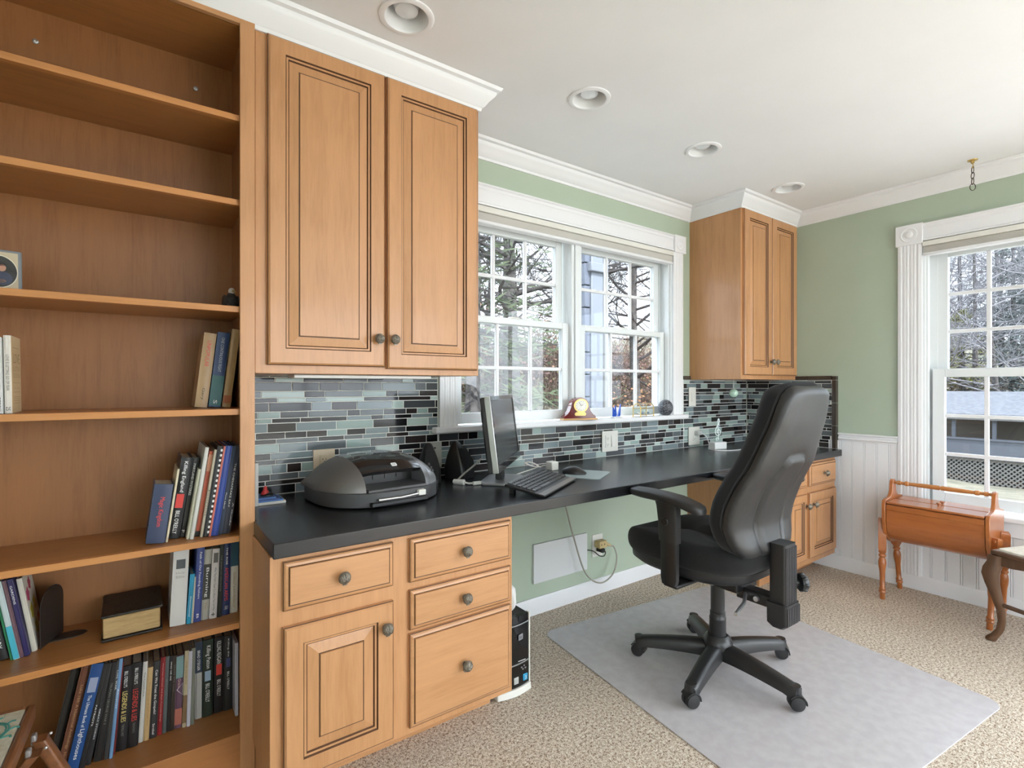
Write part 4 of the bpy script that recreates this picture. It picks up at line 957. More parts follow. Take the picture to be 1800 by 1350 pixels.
# ------------------------------------------------------------------ needlepoint stool, lower left corner
def needle():
    t = thing('needlepoint_stool', 'wooden folding stool with cream needlepoint seat in front of the bookcase', 'stool', (-.205, 1.705, 0), math.radians(-2))
    M_OAK = wood('stool_wood', (.22, .085, .03), (.14, .05, .018), 'y', .35)
    mb = MB(); mb.loft([[(p - .20, q - .20, z) for p, q in rrect(.368, .36, .004)] for z in (.405, .422, .4245)]); f = mb.build('needlepoint', noisy('needlepoint_cloth', (.60, .56, .46), (.50, .46, .34), 70, .9, bump=.3, bscale=300), t)
    def motif(mat, pts, r=.0016): MB().tube(bez([(x, y, .4243) for x, y in pts], 26), r * .7, 6).build('stitching', mat, f)
    G = P('stitch_green', (.06, .22, .18), .9); Bn = P('stitch_brown', (.16, .08, .05), .9); G2 = P('stitch_sage', (.28, .36, .26), .9)
    cx, cy = -.105, -.105
    for r, m in ((.075, G), (.070, G), (.050, Bn), (.036, Bn), (.018, Bn)): motif(m, [(cx + r * 1.0 * math.cos(a) * (1 + .12 * math.sin(5 * a)), cy + r * .85 * math.sin(a)) for a in [2 * PI * i / 12 for i in range(13)]], .003 if m is G else .0016)
    for i in range(14):
        a = 2 * PI * i / 14; motif(G, [(cx + .07 * math.cos(a), cy + .06 * math.sin(a)), (cx + .085 * math.cos(a + .12), cy + .072 * math.sin(a + .12)), (cx + .092 * math.cos(a + .05), cy + .082 * math.sin(a + .05))], .0035)
    for i in range(9):
        x, y, a = -.05 - .03 * (i % 5), -.03 - .30 * (i // 5) - .02 * (i % 3), R.random() * 6
        motif(G2, [(x + .012 * k * math.cos(a), y + .010 * math.sin(a + k)) for k in range(5)], .0012)
    for x0, x1, y0, y1 in ((-.016, .0, -.40, .0), (-.40, -.384, -.40, 0), (-.384, -.016, -.022, 0), (-.372, -.028, -.40, -.378)): bx(x0, x1, y0, y1, .385, .424).build('seat_rail', M_OAK, t, bevel=.006)
    for k, y in enumerate((-.075, -.135)):
        MB().loft([[(x + p, y + q, z) for p, q in rrect(.026, .034, .006, 3)] for x, z in ((.018 - .0, .372), (.10, .18), (.16, .002))] if k == 0 else [[(x + p, y + q, z) for p, q in rrect(.026, .034, .006, 3)] for x, z in ((.018, .372), (-.15, .18), (-.30, .002))]).build('leg', M_OAK, t, ang=40)
        bx(.003, .013, y - .009, y + .009, .362, .386).build('bracket', P('dull_zinc', (.30, .28, .27), .5, .3), t, bevel=.003)
        MB().sph((.036, y + .01, .372), .004, 8, 6).build('rivet', M_STEEL, t)
    for k in (0, 1):
        y = -.37 + .05 * k
        MB().loft([[(x + p, y + q, z) for p, q in rrect(.026, .034, .006, 3)] for x, z in (((-.02, .384), (.16, .002)) if k == 0 else ((-.02, .384), (-.30, .002)))]).build('leg', M_OAK, t, ang=40)
needle()
# ------------------------------------------------------------------ ceiling hook with chain
t = thing('ceiling_hook', 'brass ceiling hook with three dark chain links near the right window', 'hook', (3.556, .785, ZC))
MB().lathe([(.022, 0), (.021, -.004), (.008, -.006), (.007, -.018), (.001, -.02)], 18, cap=False).build('brass_plate', M_BRASS, t)
MB().tube(bez([(0, 0, -.018), (.010, 0, -.026), (.008, 0, -.038), (0, 0, -.042), (-.007, 0, -.036)], 16), .0022, 6).build('hook_arm', M_BRASS, t)
for i in range(4):
    z = -.052 - i * .030; a = [0.6, .75, .6, 2.2][i]
    pts = [(.012 * math.cos(q) * math.cos(a), .012 * math.cos(q) * math.sin(a), z + .018 * math.sin(q)) for q in [2 * PI * k / 18 for k in range(18)]]
    MB().tube(pts, .0018, 6, wrap=True).build('chain_link', P('dark_bronze', (.07, .055, .04), .4, .7), t)

# ------------------------------------------------------------------ books
BM = {}
def bcol(c):
    k = 'book_%02x%02x%02x' % tuple(int(q * 255) for q in c)
    return P(k, c, .38)
def book(label, x0, y, z, w, h, d, lean, col, group, titles=(), bands=(), page=True):
    """upright book, spine facing the room; titles: (text, material, centre height 0..1, length, band height 0..1 of spine)"""
    d = min(d, 2.043 - y)
    o_ = (x0 + w / 2, y, z + abs(math.sin(math.radians(lean))) * w / 2)
    mb = MB(); c = .0022 if w > .008 else .0012
    mb.box(-w / 2, -w / 2 + c, 0, d, 0, h); mb.box(w / 2 - c, w / 2, 0, d, 0, h)
    rg = []
    for zz in (0, h): rg.append([(-w / 2 + c, .003, zz), (-w / 2 + c, 0, zz), (-w / 4, -.0018, zz), (w / 4, -.0018, zz), (w / 2 - c, 0, zz), (w / 2 - c, .003, zz)])
    mb.loft(rg)
    o = mb.build('book', bcol(col), ang=30); o.location = o_; o.rotation_euler = (0, math.radians(lean), 0)
    tag(o, label, 'book', group)
    bx(-w / 2 + c, w / 2 - c, .003, d - .004, .003, h - .004).build('pages', M_PAGES, o, ang=0)
    for s_, m, ch, ln, bh in titles: text(s_, m, o, (0, -.0022, h * ch), (0, 0, -1), (1, 0, 0), h * ln, w * bh)
    for m, ch, ln, bh in bands: bx(-w * bh / 2, w * bh / 2, -.0021, -.0010, h * (ch - ln / 2), h * (ch + ln / 2)).build('spine_label', m, o, ang=0)
    return o
Wt, Kt, Yt, Rt, Bt = M_WTXT, M_KTXT, M_YTXT, M_RTXT, M_BTXT
BK = (.012, .012, .014)
G4, G5, G6, G7 = 'books on the shelf with the cream paperback', 'leaning books on the fifth shelf', 'books on the sixth shelf', 'books on the lowest shelf'
z = 1.1285
book('thick tan book leaning right, first of three by the bookcase stile', .139, 1.885, z, .034, .236, .13, 6.5, (.42, .27, .13), G4, [('UNPOPULAR', Rt, .72, .35, .34), ('Gary', Kt, .18, .16, .28)])
book('blue and teal book between two tan books by the bookcase stile', .176, 1.885, z, .034, .240, .14, 6.5, (.02, .045, .13), G4, [('ONE CONTINUOUS FIGHT', P('pale_print', (.45, .47, .52), .5), .70, .46, .26), ('S', Wt, .07, .05, .3)], [(P('teal_spine', (.02, .11, .11), .4), .22, .40, .98)])
book('golden tan book leaning against the right side of the fourth shelf', .2135, 1.875, z, .023, .252, .13, 6.5, (.36, .22, .09), G4, [('THE SUSTAINABLE', Bt, .66, .45, .3)], [(P('rust_spine', (.36, .10, .03), .5), .10, .10, .9)])
book('white book at the left frame edge beside the cream paperback', -.291, 1.80, z, .0125, .192, .14, -.9, (.62, .63, .62), G4, [('BERRY', Kt, .12, .18, .5)])
lv = book('cream paperback with the word LOVE on its cover, standing alone', -.2765, 1.812, z, .0135, .198, .125, -.9, (.68, .64, .58), G4, [('LOVE IS LETTING GO OF FEAR', Kt, .52, .46, .4), ('25', Kt, .06, .05, .6)])
cv = bx(.0067, .0073, .002, .124, .001, .197).build('front_cover', P('cover_tan', (.62, .47, .26), .45), lv, ang=0)
for s_, m, zz, ww, hh in (('LOVE', Bt, .141, .082, .026), ('IS LETTING', P('tan_print', (.42, .29, .13), .5), .114, .09, .013), ('GO OF FEAR', P('tan_print', (.42, .29, .13), .5), .096, .09, .013), ('GERALD JAMPOLSKY', P('tan_print', (.42, .29, .13), .5), .063, .08, .005)):
    text(s_, m, cv, (.0074, .064, zz), (0, 1, 0), (0, 0, 1), ww, hh, 'lettering')
for zz in (.168, .077, .053, .040, .035, .030, .024): bx(.0073, .0076, .02, .11, zz, zz + .0009).build('printed_line', Bt, cv, ang=0)
# fifth shelf, leaning
z = .7405
book('dark blue boxed book with red lettering, first of the leaning row', .014, 1.812, z, .046, .170, .11, 7.2, (.03, .045, .10), G5, [('Magic Kingdom', Rt, .53, .50, .34)])
book('slim cream book just right of the dark blue boxed one', .0615, 1.816, z, .0055, .213, .14, 8, (.66, .58, .42), G5)
book('black book with white title and red square, fifth shelf', .0685, 1.842, z, .027, .242, .15, 8, BK, G5, [('Killing England', Wt, .76, .38, .44), ("BILL O'REILLY", Wt, .20, .28, .4)], [(Rt, .46, .17, .72)])
book('black paperback with small white spine lettering, fifth shelf', .0955, 1.850, z, .018, .240, .15, 8.6, (.02, .02, .021), G5, [('MARYLAND MYSTERIES', Wt, .72, .40, .34), ('P', Wt, .07, .03, .4)])
book('short cream and olive booklet in the leaning row', .1130, 1.812, z, .008, .208, .13, 8.6, (.55, .54, .42), G5, [('Family Tree', Bt, .5, .3, .4)])
book('tall white binder-like book in the leaning row', .1210, 1.805, z, .0095, .274, .20, 8.5, (.56, .55, .51), G5)
book('thin brown book behind the orange one', .1305, 1.835, z, .006, .242, .18, 8.6, (.22, .15, .10), G5)
book('bright orange book with a black foot in the leaning row', .1370, 1.835, z, .0105, .258, .19, 8.4, (.62, .13, .06), G5, (), [(P('peach_spine', (.70, .34, .20), .5), .86, .20, 1.0), (P('black_foot', (.02, .02, .02), .5), .03, .06, 1.0)])
book('thin beige booklet right of the orange book', .1480, 1.815, z, .0065, .264, .19, 8.4, (.50, .45, .34), G5, [('Journal', Kt, .4, .3, .5)])
sp = book('black spiral notebook with white coil', .1550, 1.812, z, .0145, .274, .20, 8.4, BK, G5)
for i in range(17): bx(.0015, .0075, -.005, .002, .010 + i * .0155, .0175 + i * .0155).build('coil_loop', M_WTXT, sp, bevel=.0015)
book('thin red and orange folder beside the spiral notebook', .1700, 1.806, z, .0055, .274, .20, 8.5, (.62, .16, .12), G5)
book('wide royal blue folder in the leaning row', .1760, 1.804, z, .0175, .274, .20, 8.4, (.02, .055, .30), G5)
book('navy book with small white label text, fifth shelf', .1940, 1.812, z, .0105, .272, .19, 8.4, (.012, .03, .075), G5, [('Photo Album', Wt, .38, .18, .3)])
book('dark mottled book near the bookcase stile, fifth shelf', .2050, 1.812, z, .0135, .272, .19, 8.3, (.03, .035, .055), G5, [('THE CHESAPEAKE BAY', Wt, .55, .5, .36)])
book('last black book against the stile, fifth shelf', .2190, 1.815, z, .009, .235, .17, 8.3, (.02, .018, .03), G5, [('A Guide', Wt, .25, .3, .4)])
# sixth shelf
z = .4755
hb = book('wide white bible box with a dark square picture', .073, 1.850, z, .040, .230, .16, 2.6, (.62, .61, .59), G6, (), [(P('bible_photo', (.07, .08, .09), .4), .80, .12, .58)])
for s_, zz in (('Holy', .157), ('Bible', .146)): text(s_, P('grey_print', (.36, .34, .32), .6), hb, (0, -.0022, zz), (1, 0, 0), (0, 0, 1), .022, .008)
book('short bright cyan paperback next to the white bible box', .1145, 1.845, z, .0125, .149, .11, 4, (.02, .28, .46), G6, [('Devotional', Wt, .35, .4, .3)])
book('thin cream booklet next to the cyan paperback', .1275, 1.845, z, .0045, .140, .10, 3.6, (.62, .55, .42), G6)
book('medium blue book with white serif title, sixth shelf', .1330, 1.845, z, .0195, .228, .15, 2.7, (.05, .075, .26), G6, [('Faith of Our Founding Fathers', Wt, .62, .62, .36), ('B', Wt, .08, .06, .3)])
book('grey and black book with large white word, sixth shelf', .1535, 1.848, z, .0195, .216, .15, 2.6, (.40, .39, .34), G6, [('Burning', Wt, .53, .42, .5), ('Tim', Bt, .2, .1, .3)], [(P('smoke_spine', (.05, .05, .04), .5), .54, .50, 1.0)])
book('white book with long dark title, sixth shelf', .1745, 1.845, z, .020, .215, .15, 2.6, (.62, .58, .57), G6, [("What They Didn't Teach You About The Civil War", Kt, .42, .62, .36), ('+', Kt, .06, .06, .5)], [(P('soldier_art', (.12, .11, .10), .5), .87, .14, .6)])
book('narrow black book between white and navy books, sixth shelf', .1960, 1.845, z, .0125, .226, .15, 1.9, (.014, .018, .016), G6, [('THE AMERICAN SPECTATOR', P('dim_print', (.22, .22, .2), .5), .6, .5, .3)])
book('navy book with red lettering and white author line, sixth shelf', .2090, 1.850, z, .0225, .226, .16, 1.2, (.02, .035, .12), G6, [('AMERICAN ARMS', Rt, .43, .46, .44), ('Kelly', Wt, .10, .05, .55), ('THE RISE', Wt, .82, .24, .2)])
book('cream and teal book against the stile, sixth shelf', .2325, 1.855, z, .0215, .224, .15, 1, (.56, .52, .44), G6, [('FEDERALIST & ANTI-FEDERALIST', Bt, .32, .5, .3)], [(P('teal_dark', (.02, .07, .10), .4), .83, .34, 1.0)])
# sixth shelf left, leaning left
book('thick black book at the left frame edge, sixth shelf', -.306, 1.885, z, .026, .206, .14, -9.6, BK, G6, [('HISTORY', Wt, .3, .3, .5)])
book('thin green book leaning left, sixth shelf', -.2755, 1.875, z, .0058, .206, .14, -9.8, (.02, .18, .08), G6)
book('thin white and cyan book leaning left, sixth shelf', -.2690, 1.872, z, .0115, .214, .15, -9.6, (.50, .58, .60), G6, (), [(P('cyan_foot', (.06, .40, .52), .4), .22, .42, 1.0)])
book('thin mauve book leaning left, sixth shelf', -.2570, 1.876, z, .0075, .214, .15, -9.6, (.16, .09, .11), G6)
book('dark violet book leaning left, sixth shelf', -.2490, 1.880, z, .0110, .214, .15, -9.4, (.025, .02, .10), G6, [('GARDENS', Wt, .8, .24, .4)])
fl = book('white floral book leaning left against the bookend', -.2370, 1.90, z, .0105, .206, .13, -8.8, (.60, .58, .50), G6)
fc = bx(.0053, .0058, .002, .129, .001, .205).build('front_cover', P('floral_paper', (.62, .60, .52), .5), fl, ang=0)
for y_, zz, r_, c in ((.03, .15, .018, (.45, .05, .14)), (.07, .17, .016, (.40, .03, .08)), (.04, .10, .020, (.55, .45, .05)), (.085, .11, .018, (.55, .42, .06)), (.06, .05, .020, (.52, .45, .10)), (.10, .06, .014, (.45, .16, .08))):
    mb = MB(); mb.loft([[(.0058 + q, y_ + r_ * (1 + .2 * math.cos(5 * a)) * math.cos(a), zz + r_ * (1 + .2 * math.cos(5 * a)) * math.sin(a)) for a in [2 * PI * i / 20 for i in range(20)]] for q in (0, .0004)]); mb.build('printed_flower', P('flower_%d' % int(zz * 1000), c, .5), fc, ang=0)
# lowest shelf
z = .1455
book('very dark tall book at far left of the lowest shelf, leaning right', -.206, 1.880, z, .018, .278, .16, 11.2, (.025, .022, .02), G7)
book('brown leather-like anthology leaning right, lowest shelf', -.1845, 1.856, z, .020, .278, .16, 11.4, (.15, .055, .03), G7, [('Luke 150: A Historical Anthology', P('copper_print', (.50, .30, .14), .4), .52, .60, .36), ('Hoover', P('copper_print', (.5, .3, .14), .4), .12, .14, .3)])
book('deep blue lighthouse picture book leaning right, lowest shelf', -.1630, 1.842, z, .0265, .282, .19, 11.4, (.012, .065, .22), G7, [('The Ultimate Book of', Wt, .555, .30, .28), ('Lighthouses', Wt, .25, .28, .46)], [(P('sunset_art', (.28, .32, .46), .5), .80, .14, .7)])
book('thin black book right of the blue lighthouse book', -.1345, 1.845, z, .0120, .276, .18, 11, (.02, .02, .02), G7, [('PATRIOTS', Wt, .5, .2, .3)])
book('black magazine-thin book, third dark one right of the lighthouse book', -.1210, 1.850, z, .0105, .272, .18, 10.2, (.03, .03, .032), G7, [('GREAT STORIES', Wt, .4, .3, .3)])
book('wide black book with faint lettering, lowest shelf', -.1050, 1.852, z, .0210, .268, .17, 8.4, (.016, .016, .017), G7, [('TRUMAN GEORGE WAR II', P('dim_print', (.22, .22, .2), .5), .58, .42, .24)])
book('thin charcoal book before the pale blue one, lowest shelf', -.0815, 1.850, z, .0095, .272, .17, 6.4, (.05, .05, .05), G7, [('CIVIL WAR', Wt, .8, .2, .4)])
book('thin pale blue tall book, lowest shelf', -.0700, 1.846, z, .0080, .276, .18, 5, (.16, .30, .50), G7, [('Almanac', Wt, .6, .2, .4)])
book('very thin maroon book before the two black twins', -.0610, 1.860, z, .0040, .258, .16, 4.5, (.20, .02, .02), G7)
book('black book with yellow lettering, lowest shelf', -.0555, 1.868, z, .0250, .240, .16, 3.2, BK, G7, [("BILL O'REILLY'S", Wt, .845, .19, .34), ('LEGENDS & LIES', Yt, .52, .36, .46), ('THE REAL WEST', P('dim_print', (.22, .22, .2), .5), .24, .14, .24)])
book('black book with red lettering, lowest shelf', -.0285, 1.868, z, .0240, .242, .16, 2.6, BK, G7, [("BILL O'REILLY'S", Wt, .845, .19, .34), ('LEGENDS & LIES', Rt, .50, .38, .52), ('THE PATRIOTS', P('dim_print', (.22, .22, .2), .5), .23, .12, .24)])
book('white paperback with red edge, lowest shelf', -.0030, 1.878, z, .0110, .235, .15, 3, (.58, .56, .52), G7, [('The Constitution', Kt, .72, .3, .3)])
book('tan paperback, shortest in the lowest row', .0090, 1.878, z, .0130, .214, .14, 3, (.50, .34, .16), G7, [('The Language of the Civil War', Bt, .5, .6, .34)])
book('black book with chalky white title, lowest shelf', .0230, 1.880, z, .0185, .226, .15, 2.6, (.03, .03, .032), G7, [('Can We Trust the Gospels?', Wt, .60, .58, .42), ('Strobel', Wt, .12, .14, .3)])
book('dark red book with small pale title, lowest shelf', .0425, 1.884, z, .0120, .232, .15, 2.6, (.27, .015, .02), G7, [('American Heroes and their Patriotic Songs', P('pink_print', (.6, .35, .32), .5), .55, .75, .34)])
book('grey-green slim book right of the red one, lowest shelf', .0555, 1.886, z, .0095, .230, .15, 2.4, (.09, .11, .11), G7, [('Battles', P('dim_print', (.22, .22, .2), .5), .6, .2, .3)])
book('slim black book with white stacked title, lowest shelf', .0660, 1.888, z, .0085, .228, .15, 2.4, BK, G7, [('WHO WE ARE', Wt, .8, .25, .4)])
book('dark brown slim book beside the purple one, lowest shelf', .0755, 1.888, z, .0095, .226, .15, 2.2, (.04, .028, .02), G7, [('World War Love', P('dim_print', (.22, .22, .2), .5), .7, .36, .34)])
pu = book('teal to purple paperback with a white diamond, lowest shelf', .0860, 1.889, z, .0190, .222, .15, 1.7, (.12, .06, .10), G7, [('Grace', P('pink_print', (.6, .35, .32), .5), .62, .12, .4)], [(P('teal_top', (.18, .30, .30), .5), .84, .30, 1.0), (P('coral_foot', (.42, .14, .10), .5), .16, .22, 1.0)])
MB().tube([(-.006, -.0024, .118), (.009, -.0024, .136), (.009, -.0024, .100), (-.006, -.0024, .118)], .0008, 6).build('printed_diamond', Wt, pu)
book('cream and brown striped book, lowest shelf', .1060, 1.882, z, .0105, .234, .15, 1.9, (.48, .40, .26), G7, [('THE NORTH', Bt, .72, .3, .4)], [(P('sepia_foot', (.18, .11, .05), .5), .24, .36, 1.0)])
book('pale lilac-white slim book, lowest shelf', .1175, 1.880, z, .0095, .231, .15, 1.6, (.55, .53, .60), G7, [('Mountain Park & Its People', P('grey_print', (.36, .34, .32), .6), .7, .4, .3)])
book('grey-green taller slim book, lowest shelf', .1280, 1.882, z, .0095, .237, .15, 1, (.20, .21, .17), G7)
book('book with dark blue top and pale grey foot, lowest shelf', .1410, 1.905, z, .0190, .242, .16, .4, (.48, .48, .46), G7, [('BRAD STEIGER', Wt, .76, .26, .4)], [(P('blue_top', (.02, .04, .075), .4), .80, .40, 1.0)])
book('thick dark green book with pale blue square, lowest shelf', .1615, 1.902, z, .0280, .243, .17, .4, (.016, .030, .020), G7, [('Killing Patton', Wt, .775, .30, .52), ("BILL O'REILLY", Wt, .31, .24, .42)], [(P('pale_blue_label', (.30, .42, .55), .5), .53, .13, .60)])
book('thick black book with bright red square, lowest shelf', .1940, 1.904, z, .0260, .242, .17, .3, BK, G7, [('KILLING REAGAN', Wt, .80, .30, .48), ("BILL O'REILLY", Wt, .33, .22, .42)], [(Rt, .57, .14, .60)])
book('black book with dark blue square and two-line title, lowest shelf', .2212, 1.900, z, .0240, .241, .17, .2, (.016, .016, .018), G7, [('Killing the', Wt, .84, .24, .24), ("BILL O'REILLY", Wt, .40, .24, .28)], [(P('indigo_label', (.05, .055, .16), .5), .64, .12, .5)])
book('thin white book pressed against the stile, lowest shelf', .2470, 1.850, z, .0088, .232, .15, 0, (.52, .50, .55), G7, [('The Organic Gardener', P('grey_print', (.36, .34, .32), .6), .7, .4, .4)])
# old thick bible lying flat
t = thing('old_bible', 'thick old black leather book lying flat with worn golden pages', 'book', (-.088, 1.846, .4755), math.radians(.5))
bx(.004, .138, .004, .185, .008, .066).build('pages', wood('old_pages', (.46, .31, .14), (.30, .185, .075), 'x', .8, 3, 0), t, bevel=.004)
lea = noisy('black_leather', (.015, .012, .010), (.028, .022, .018), 60, .5, bump=.3, bscale=160)
bx(0, .144, .0, .190, .067, .074).build('top_cover', lea, t, bevel=.003); bx(0, .144, .0, .190, 0, .007).build('bottom_cover', lea, t, bevel=.003)
bx(-.002, .146, .184, .194, .002, .072).build('spine', lea, t, bevel=.004)
# bookend
t = thing('bookend', 'dark metal bookend with long foot plate beside the floral book', 'bookend', (-.222, 1.905, .4755), -.35)
bm_ = P('dark_metal', (.055, .045, .04), .45, .5)
mb = MB(); mb.loft([[(x, y, z_) for y, z_ in [(0, 0), (.110, 0), (.110, .11)] + [(.055 + .055 * math.cos(a), .11 + .045 * math.sin(a)) for a in [PI * i / 10 for i in range(11)]] + [(0, .11)]] for x in (0, .0025)]); mb.build('upright', bm_, t)
mb = MB(); mb.prism([(0, .035), (.07, .035), (.09, .045), (.098, .06), (.09, .075), (.07, .085), (0, .085)], 0, .002); mb.build('foot_plate', bm_, t).rotation_euler = (0, 0, .35)
# picture frame on the fourth shelf
t = thing('photo_frame', 'grey picture frame with oval family photo at the left frame edge', 'photo frame', (-.345, 1.855, 1.4415), math.radians(12))
mb = MB(); mb.X = Matrix.Rotation(math.radians(-10), 4, 'X'); mb.box(-.095, .095, 0, .014, 0, .118); mb.build('frame', P('frame_grey', (.20, .22, .24), .4), t, bevel=.003)
mb = MB(); mb.X = Matrix.Rotation(math.radians(-10), 4, 'X'); mb.box(-.087, .087, -.002, .001, .002, .110); mb.build('mat_board', P('mat_beige', (.52, .44, .31), .7), t)
def oval(r, q0, q1, cx=.050, cz=.056): return [[(cx + r * .82 * math.cos(a), y, cz + r * math.sin(a)) for a in [2 * PI * i / 32 for i in range(32)]] for y in (q0, q1)]
for r, a_, b_, m, nm in ((.045, -.003, -.002, P('oval_line', (.7, .66, .55), .5), 'oval_border'), (.0425, -.0036, -.003, P('photo_dark', (.03, .032, .03), .4), 'photo')):
    mb = MB(); mb.X = Matrix.Rotation(math.radians(-10), 4, 'X'); mb.loft(oval(r, a_, b_)); ph = mb.build(nm, m, t)
for x, z_, rx, rz_, c in ((.020, .066, .008, .010, (.45, .24, .16)), (.020, .076, .009, .005, (.02, .015, .012)), (.022, .038, .018, .018, (.05, .06, .10)), (-.004, .050, .007, .008, (.50, .30, .20)), (-.002, .030, .014, .014, (.55, .53, .48)), (.016, .030, .012, .005, (.42, .24, .16))):
    mb = MB(); mb.X = Matrix.Rotation(math.radians(-10), 4, 'X'); mb.loft([[(x + .036 + rx * math.cos(a), -.0036 - q, z_ + rz_ * math.sin(a)) for a in [2 * PI * i / 16 for i in range(16)]] for q in (0, .0004)]); mb.build('printed_figure', P('photo_%d_%d' % (x * 1000, z_ * 1000), c, .5), ph)
# eagle figurine
t = thing('eagle_figurine', 'small dark eagle figurine with white head on the fourth shelf', 'figurine', (.236, 1.85, 1.4415), .3)
mb = MB(); rg = []
for zz, rx, ry in ((0, .026, .022), (.012, .027, .023), (.028, .022, .020), (.042, .014, .014), (.050, .009, .009)): rg.append([(rx * math.cos(2 * PI * i / 16), ry * math.sin(2 * PI * i / 16), zz) for i in range(16)])
mb.loft(rg); mb.build('body', noisy('dark_feather', (.012, .010, .010), (.035, .028, .024), 120, .5, bump=.6, bscale=150), t, ang=60)
for sx in (-1, 1):
    mb = MB(); mb.sph((sx * .020, .002, .022), .022, 12, 8, (.28, .6, 1)); mb.build('wing', P('feather_brown', (.03, .02, .016), .6), t)
mb = MB(); mb.sph((0, -.003, .056), .0095, 12, 8, (1, 1.05, 1.15)); mb.build('head', P('feather_white', (.55, .52, .48), .6), t)
MB().cyl((0, -.011, .056), (.006, -.022, .052), .004, .001, 8).build('beak', P('beak_yellow', (.30, .20, .06), .4), t)
t = thing('carved_feather', 'tiny dark carved feather left of the eagle figurine', 'figurine', (.185, 1.84, 1.4415), .2)
for i in range(5): MB().tube([(-.015 + .006 * i, 0, .001), (-.012 + .006 * i, .002, .006), (-.004 + .006 * i, .004, .008)], [.0022, .0018, .0008], 6).build('barb', P('bronze_dark', (.06, .04, .025), .5), t)

# ------------------------------------------------------------------ outdoors
M_BARK = noisy('bark', (.034, .031, .030), (.095, .086, .082), 9, .95, bump=.5, bscale=14, dist=.03)
M_TWIG = P('twigs', (.040, .034, .034), .9); M_HAZE_TWIG = P('hazy_twigs', (.20, .195, .21), .9)  # lighter twig copy carries sun and distance haze in its colour
def hgt(x, y):
    z = -.65
    if x > 4.5: z -= .094 * (min(x, 30) - 4.5)
    if x > 33: z += .17 * (x - 33)
    if y > 6: k = min(1, max(0, (y - 6) / 10)); z += (2.9 * k * k * (3 - 2 * k) + max(0, y - 16) * .08)
    return z
mb = MB(); GX = [-40, -25, -15, -8, -3] + [-1 + 1.0 * i for i in range(0, 40)] + [40, 45, 50, 56, 62, 70]; GY = [-40, -25, -15, -8, -4] + [-3 + 1.0 * i for i in range(0, 30)] + [29, 33, 38, 44, 52, 60]
mb.v = [(x, y, hgt(x, y) + .06 * math.sin(x * 1.7) * math.sin(y * 1.3)) for x in GX for y in GY]; ny = len(GY)
mb.f = [(i * ny + j, (i + 1) * ny + j, (i + 1) * ny + j + 1, i * ny + j + 1) for i in range(len(GX) - 1) for j in range(ny - 1)]; mb.m = [0] * len(mb.f)
gm = noisy('winter_lawn', (.17, .155, .115), (.095, .092, .065), 1.2, .95, bump=.6, bscale=30, detail=6)
tag(mb.build('ground', gm, ang=80), kind='structure')
mb = MB(); PX = [-10 + i for i in range(20)]; PY = [-15 + i for i in range(18)]; ny = len(PY)
mb.v = [(x, y, hgt(x, y) + .07 + .06 * math.sin(x * 1.7) * math.sin(y * 1.3)) for x in PX for y in PY]
mb.f = [(i * ny + j, (i + 1) * ny + j, (i + 1) * ny + j + 1, i * ny + j + 1) for i in range(len(PX) - 1) for j in range(ny - 1)]; mb.m = [0] * len(mb.f)
tag(mb.build('bounce_ground', noisy('bounce_pale', (.56, .55, .52), (.46, .45, .42), 2.0, .9), ang=80), kind='structure')  # unseen pale ground, added to bounce daylight up to the ceiling
def grow(mb, p, d, L_, r, lev, rnd, thin=1.0):
    pts = [Vector(p)]; d = Vector(d).normalized(); n = 5 if lev < 2 else 3; rad = [r]
    for i in range(n):
        d = (d + Vector((rnd.uniform(-1, 1), rnd.uniform(-1, 1), rnd.uniform(-.5, .8))) * (.22 if lev < 2 else .3)).normalized()
        pts.append(pts[-1] + d * L_ / n); rad.append(r * (1 - .75 * (i + 1) / n))
    mb.tube(pts, rad, 6 if lev < 1 else (5 if lev == 1 else 3), cap=False)
    if lev >= 3: return
    for k in range((6, 6, 5)[lev]):
        f = rnd.uniform(.25, 1); q = pts[min(n, int(f * n))]
        dd = (d * .6 + Vector((rnd.uniform(-1, 1), rnd.uniform(-1, 1), rnd.uniform(-.4, .7)))).normalized()
        grow(mb, q, dd, L_ * rnd.uniform(.38, .62), r * .42, lev + 1, rnd)
def tree_mesh(seed, H, r, lean=(0, 0), first=.2, limbs=13, limbL=.34, tw=None):
    rnd = random.Random(seed); tr = MB(); br = MB(); pts = []; rad = []
    for i in range(13):
        f = i / 12; pts.append(Vector((lean[0] * f + .12 * math.sin(f * 5 + seed), lean[1] * f + .10 * math.cos(f * 4 + seed), H * f))); rad.append(r * (1.25 if i == 0 else 1) * (1 - .85 * f))
    tr.tube(pts, rad, 10)
    for k in range(limbs):
        f = first + (1 - first) * (k + rnd.random() * .6) / limbs; i = min(11, int(f * 12)); a = rnd.random() * 6.28
        grow(br, pts[i].lerp(pts[i + 1], f * 12 - i), (math.cos(a), math.sin(a), rnd.uniform(-.05, .55)), H * limbL * (1.15 - .7 * f), max(.015, r * .33 * (1 - .5 * f)), 0 if f < .7 else 1, rnd)
    return tr.mesh('trunk', M_BARK, 60), br.mesh('branches', tw or M_TWIG, 60)
def tree(label, me, loc, rz=0, sc=1, group='bare trees beyond the windows'):
    t = thing('bare_tree', label, 'tree', (loc[0], loc[1], hgt(loc[0], loc[1]) - .05), rz, group); t.scale = (sc,) * 3
    inst('trunk', me[0], t); tag(inst('branches', me[1], t), kind='stuff'); return t
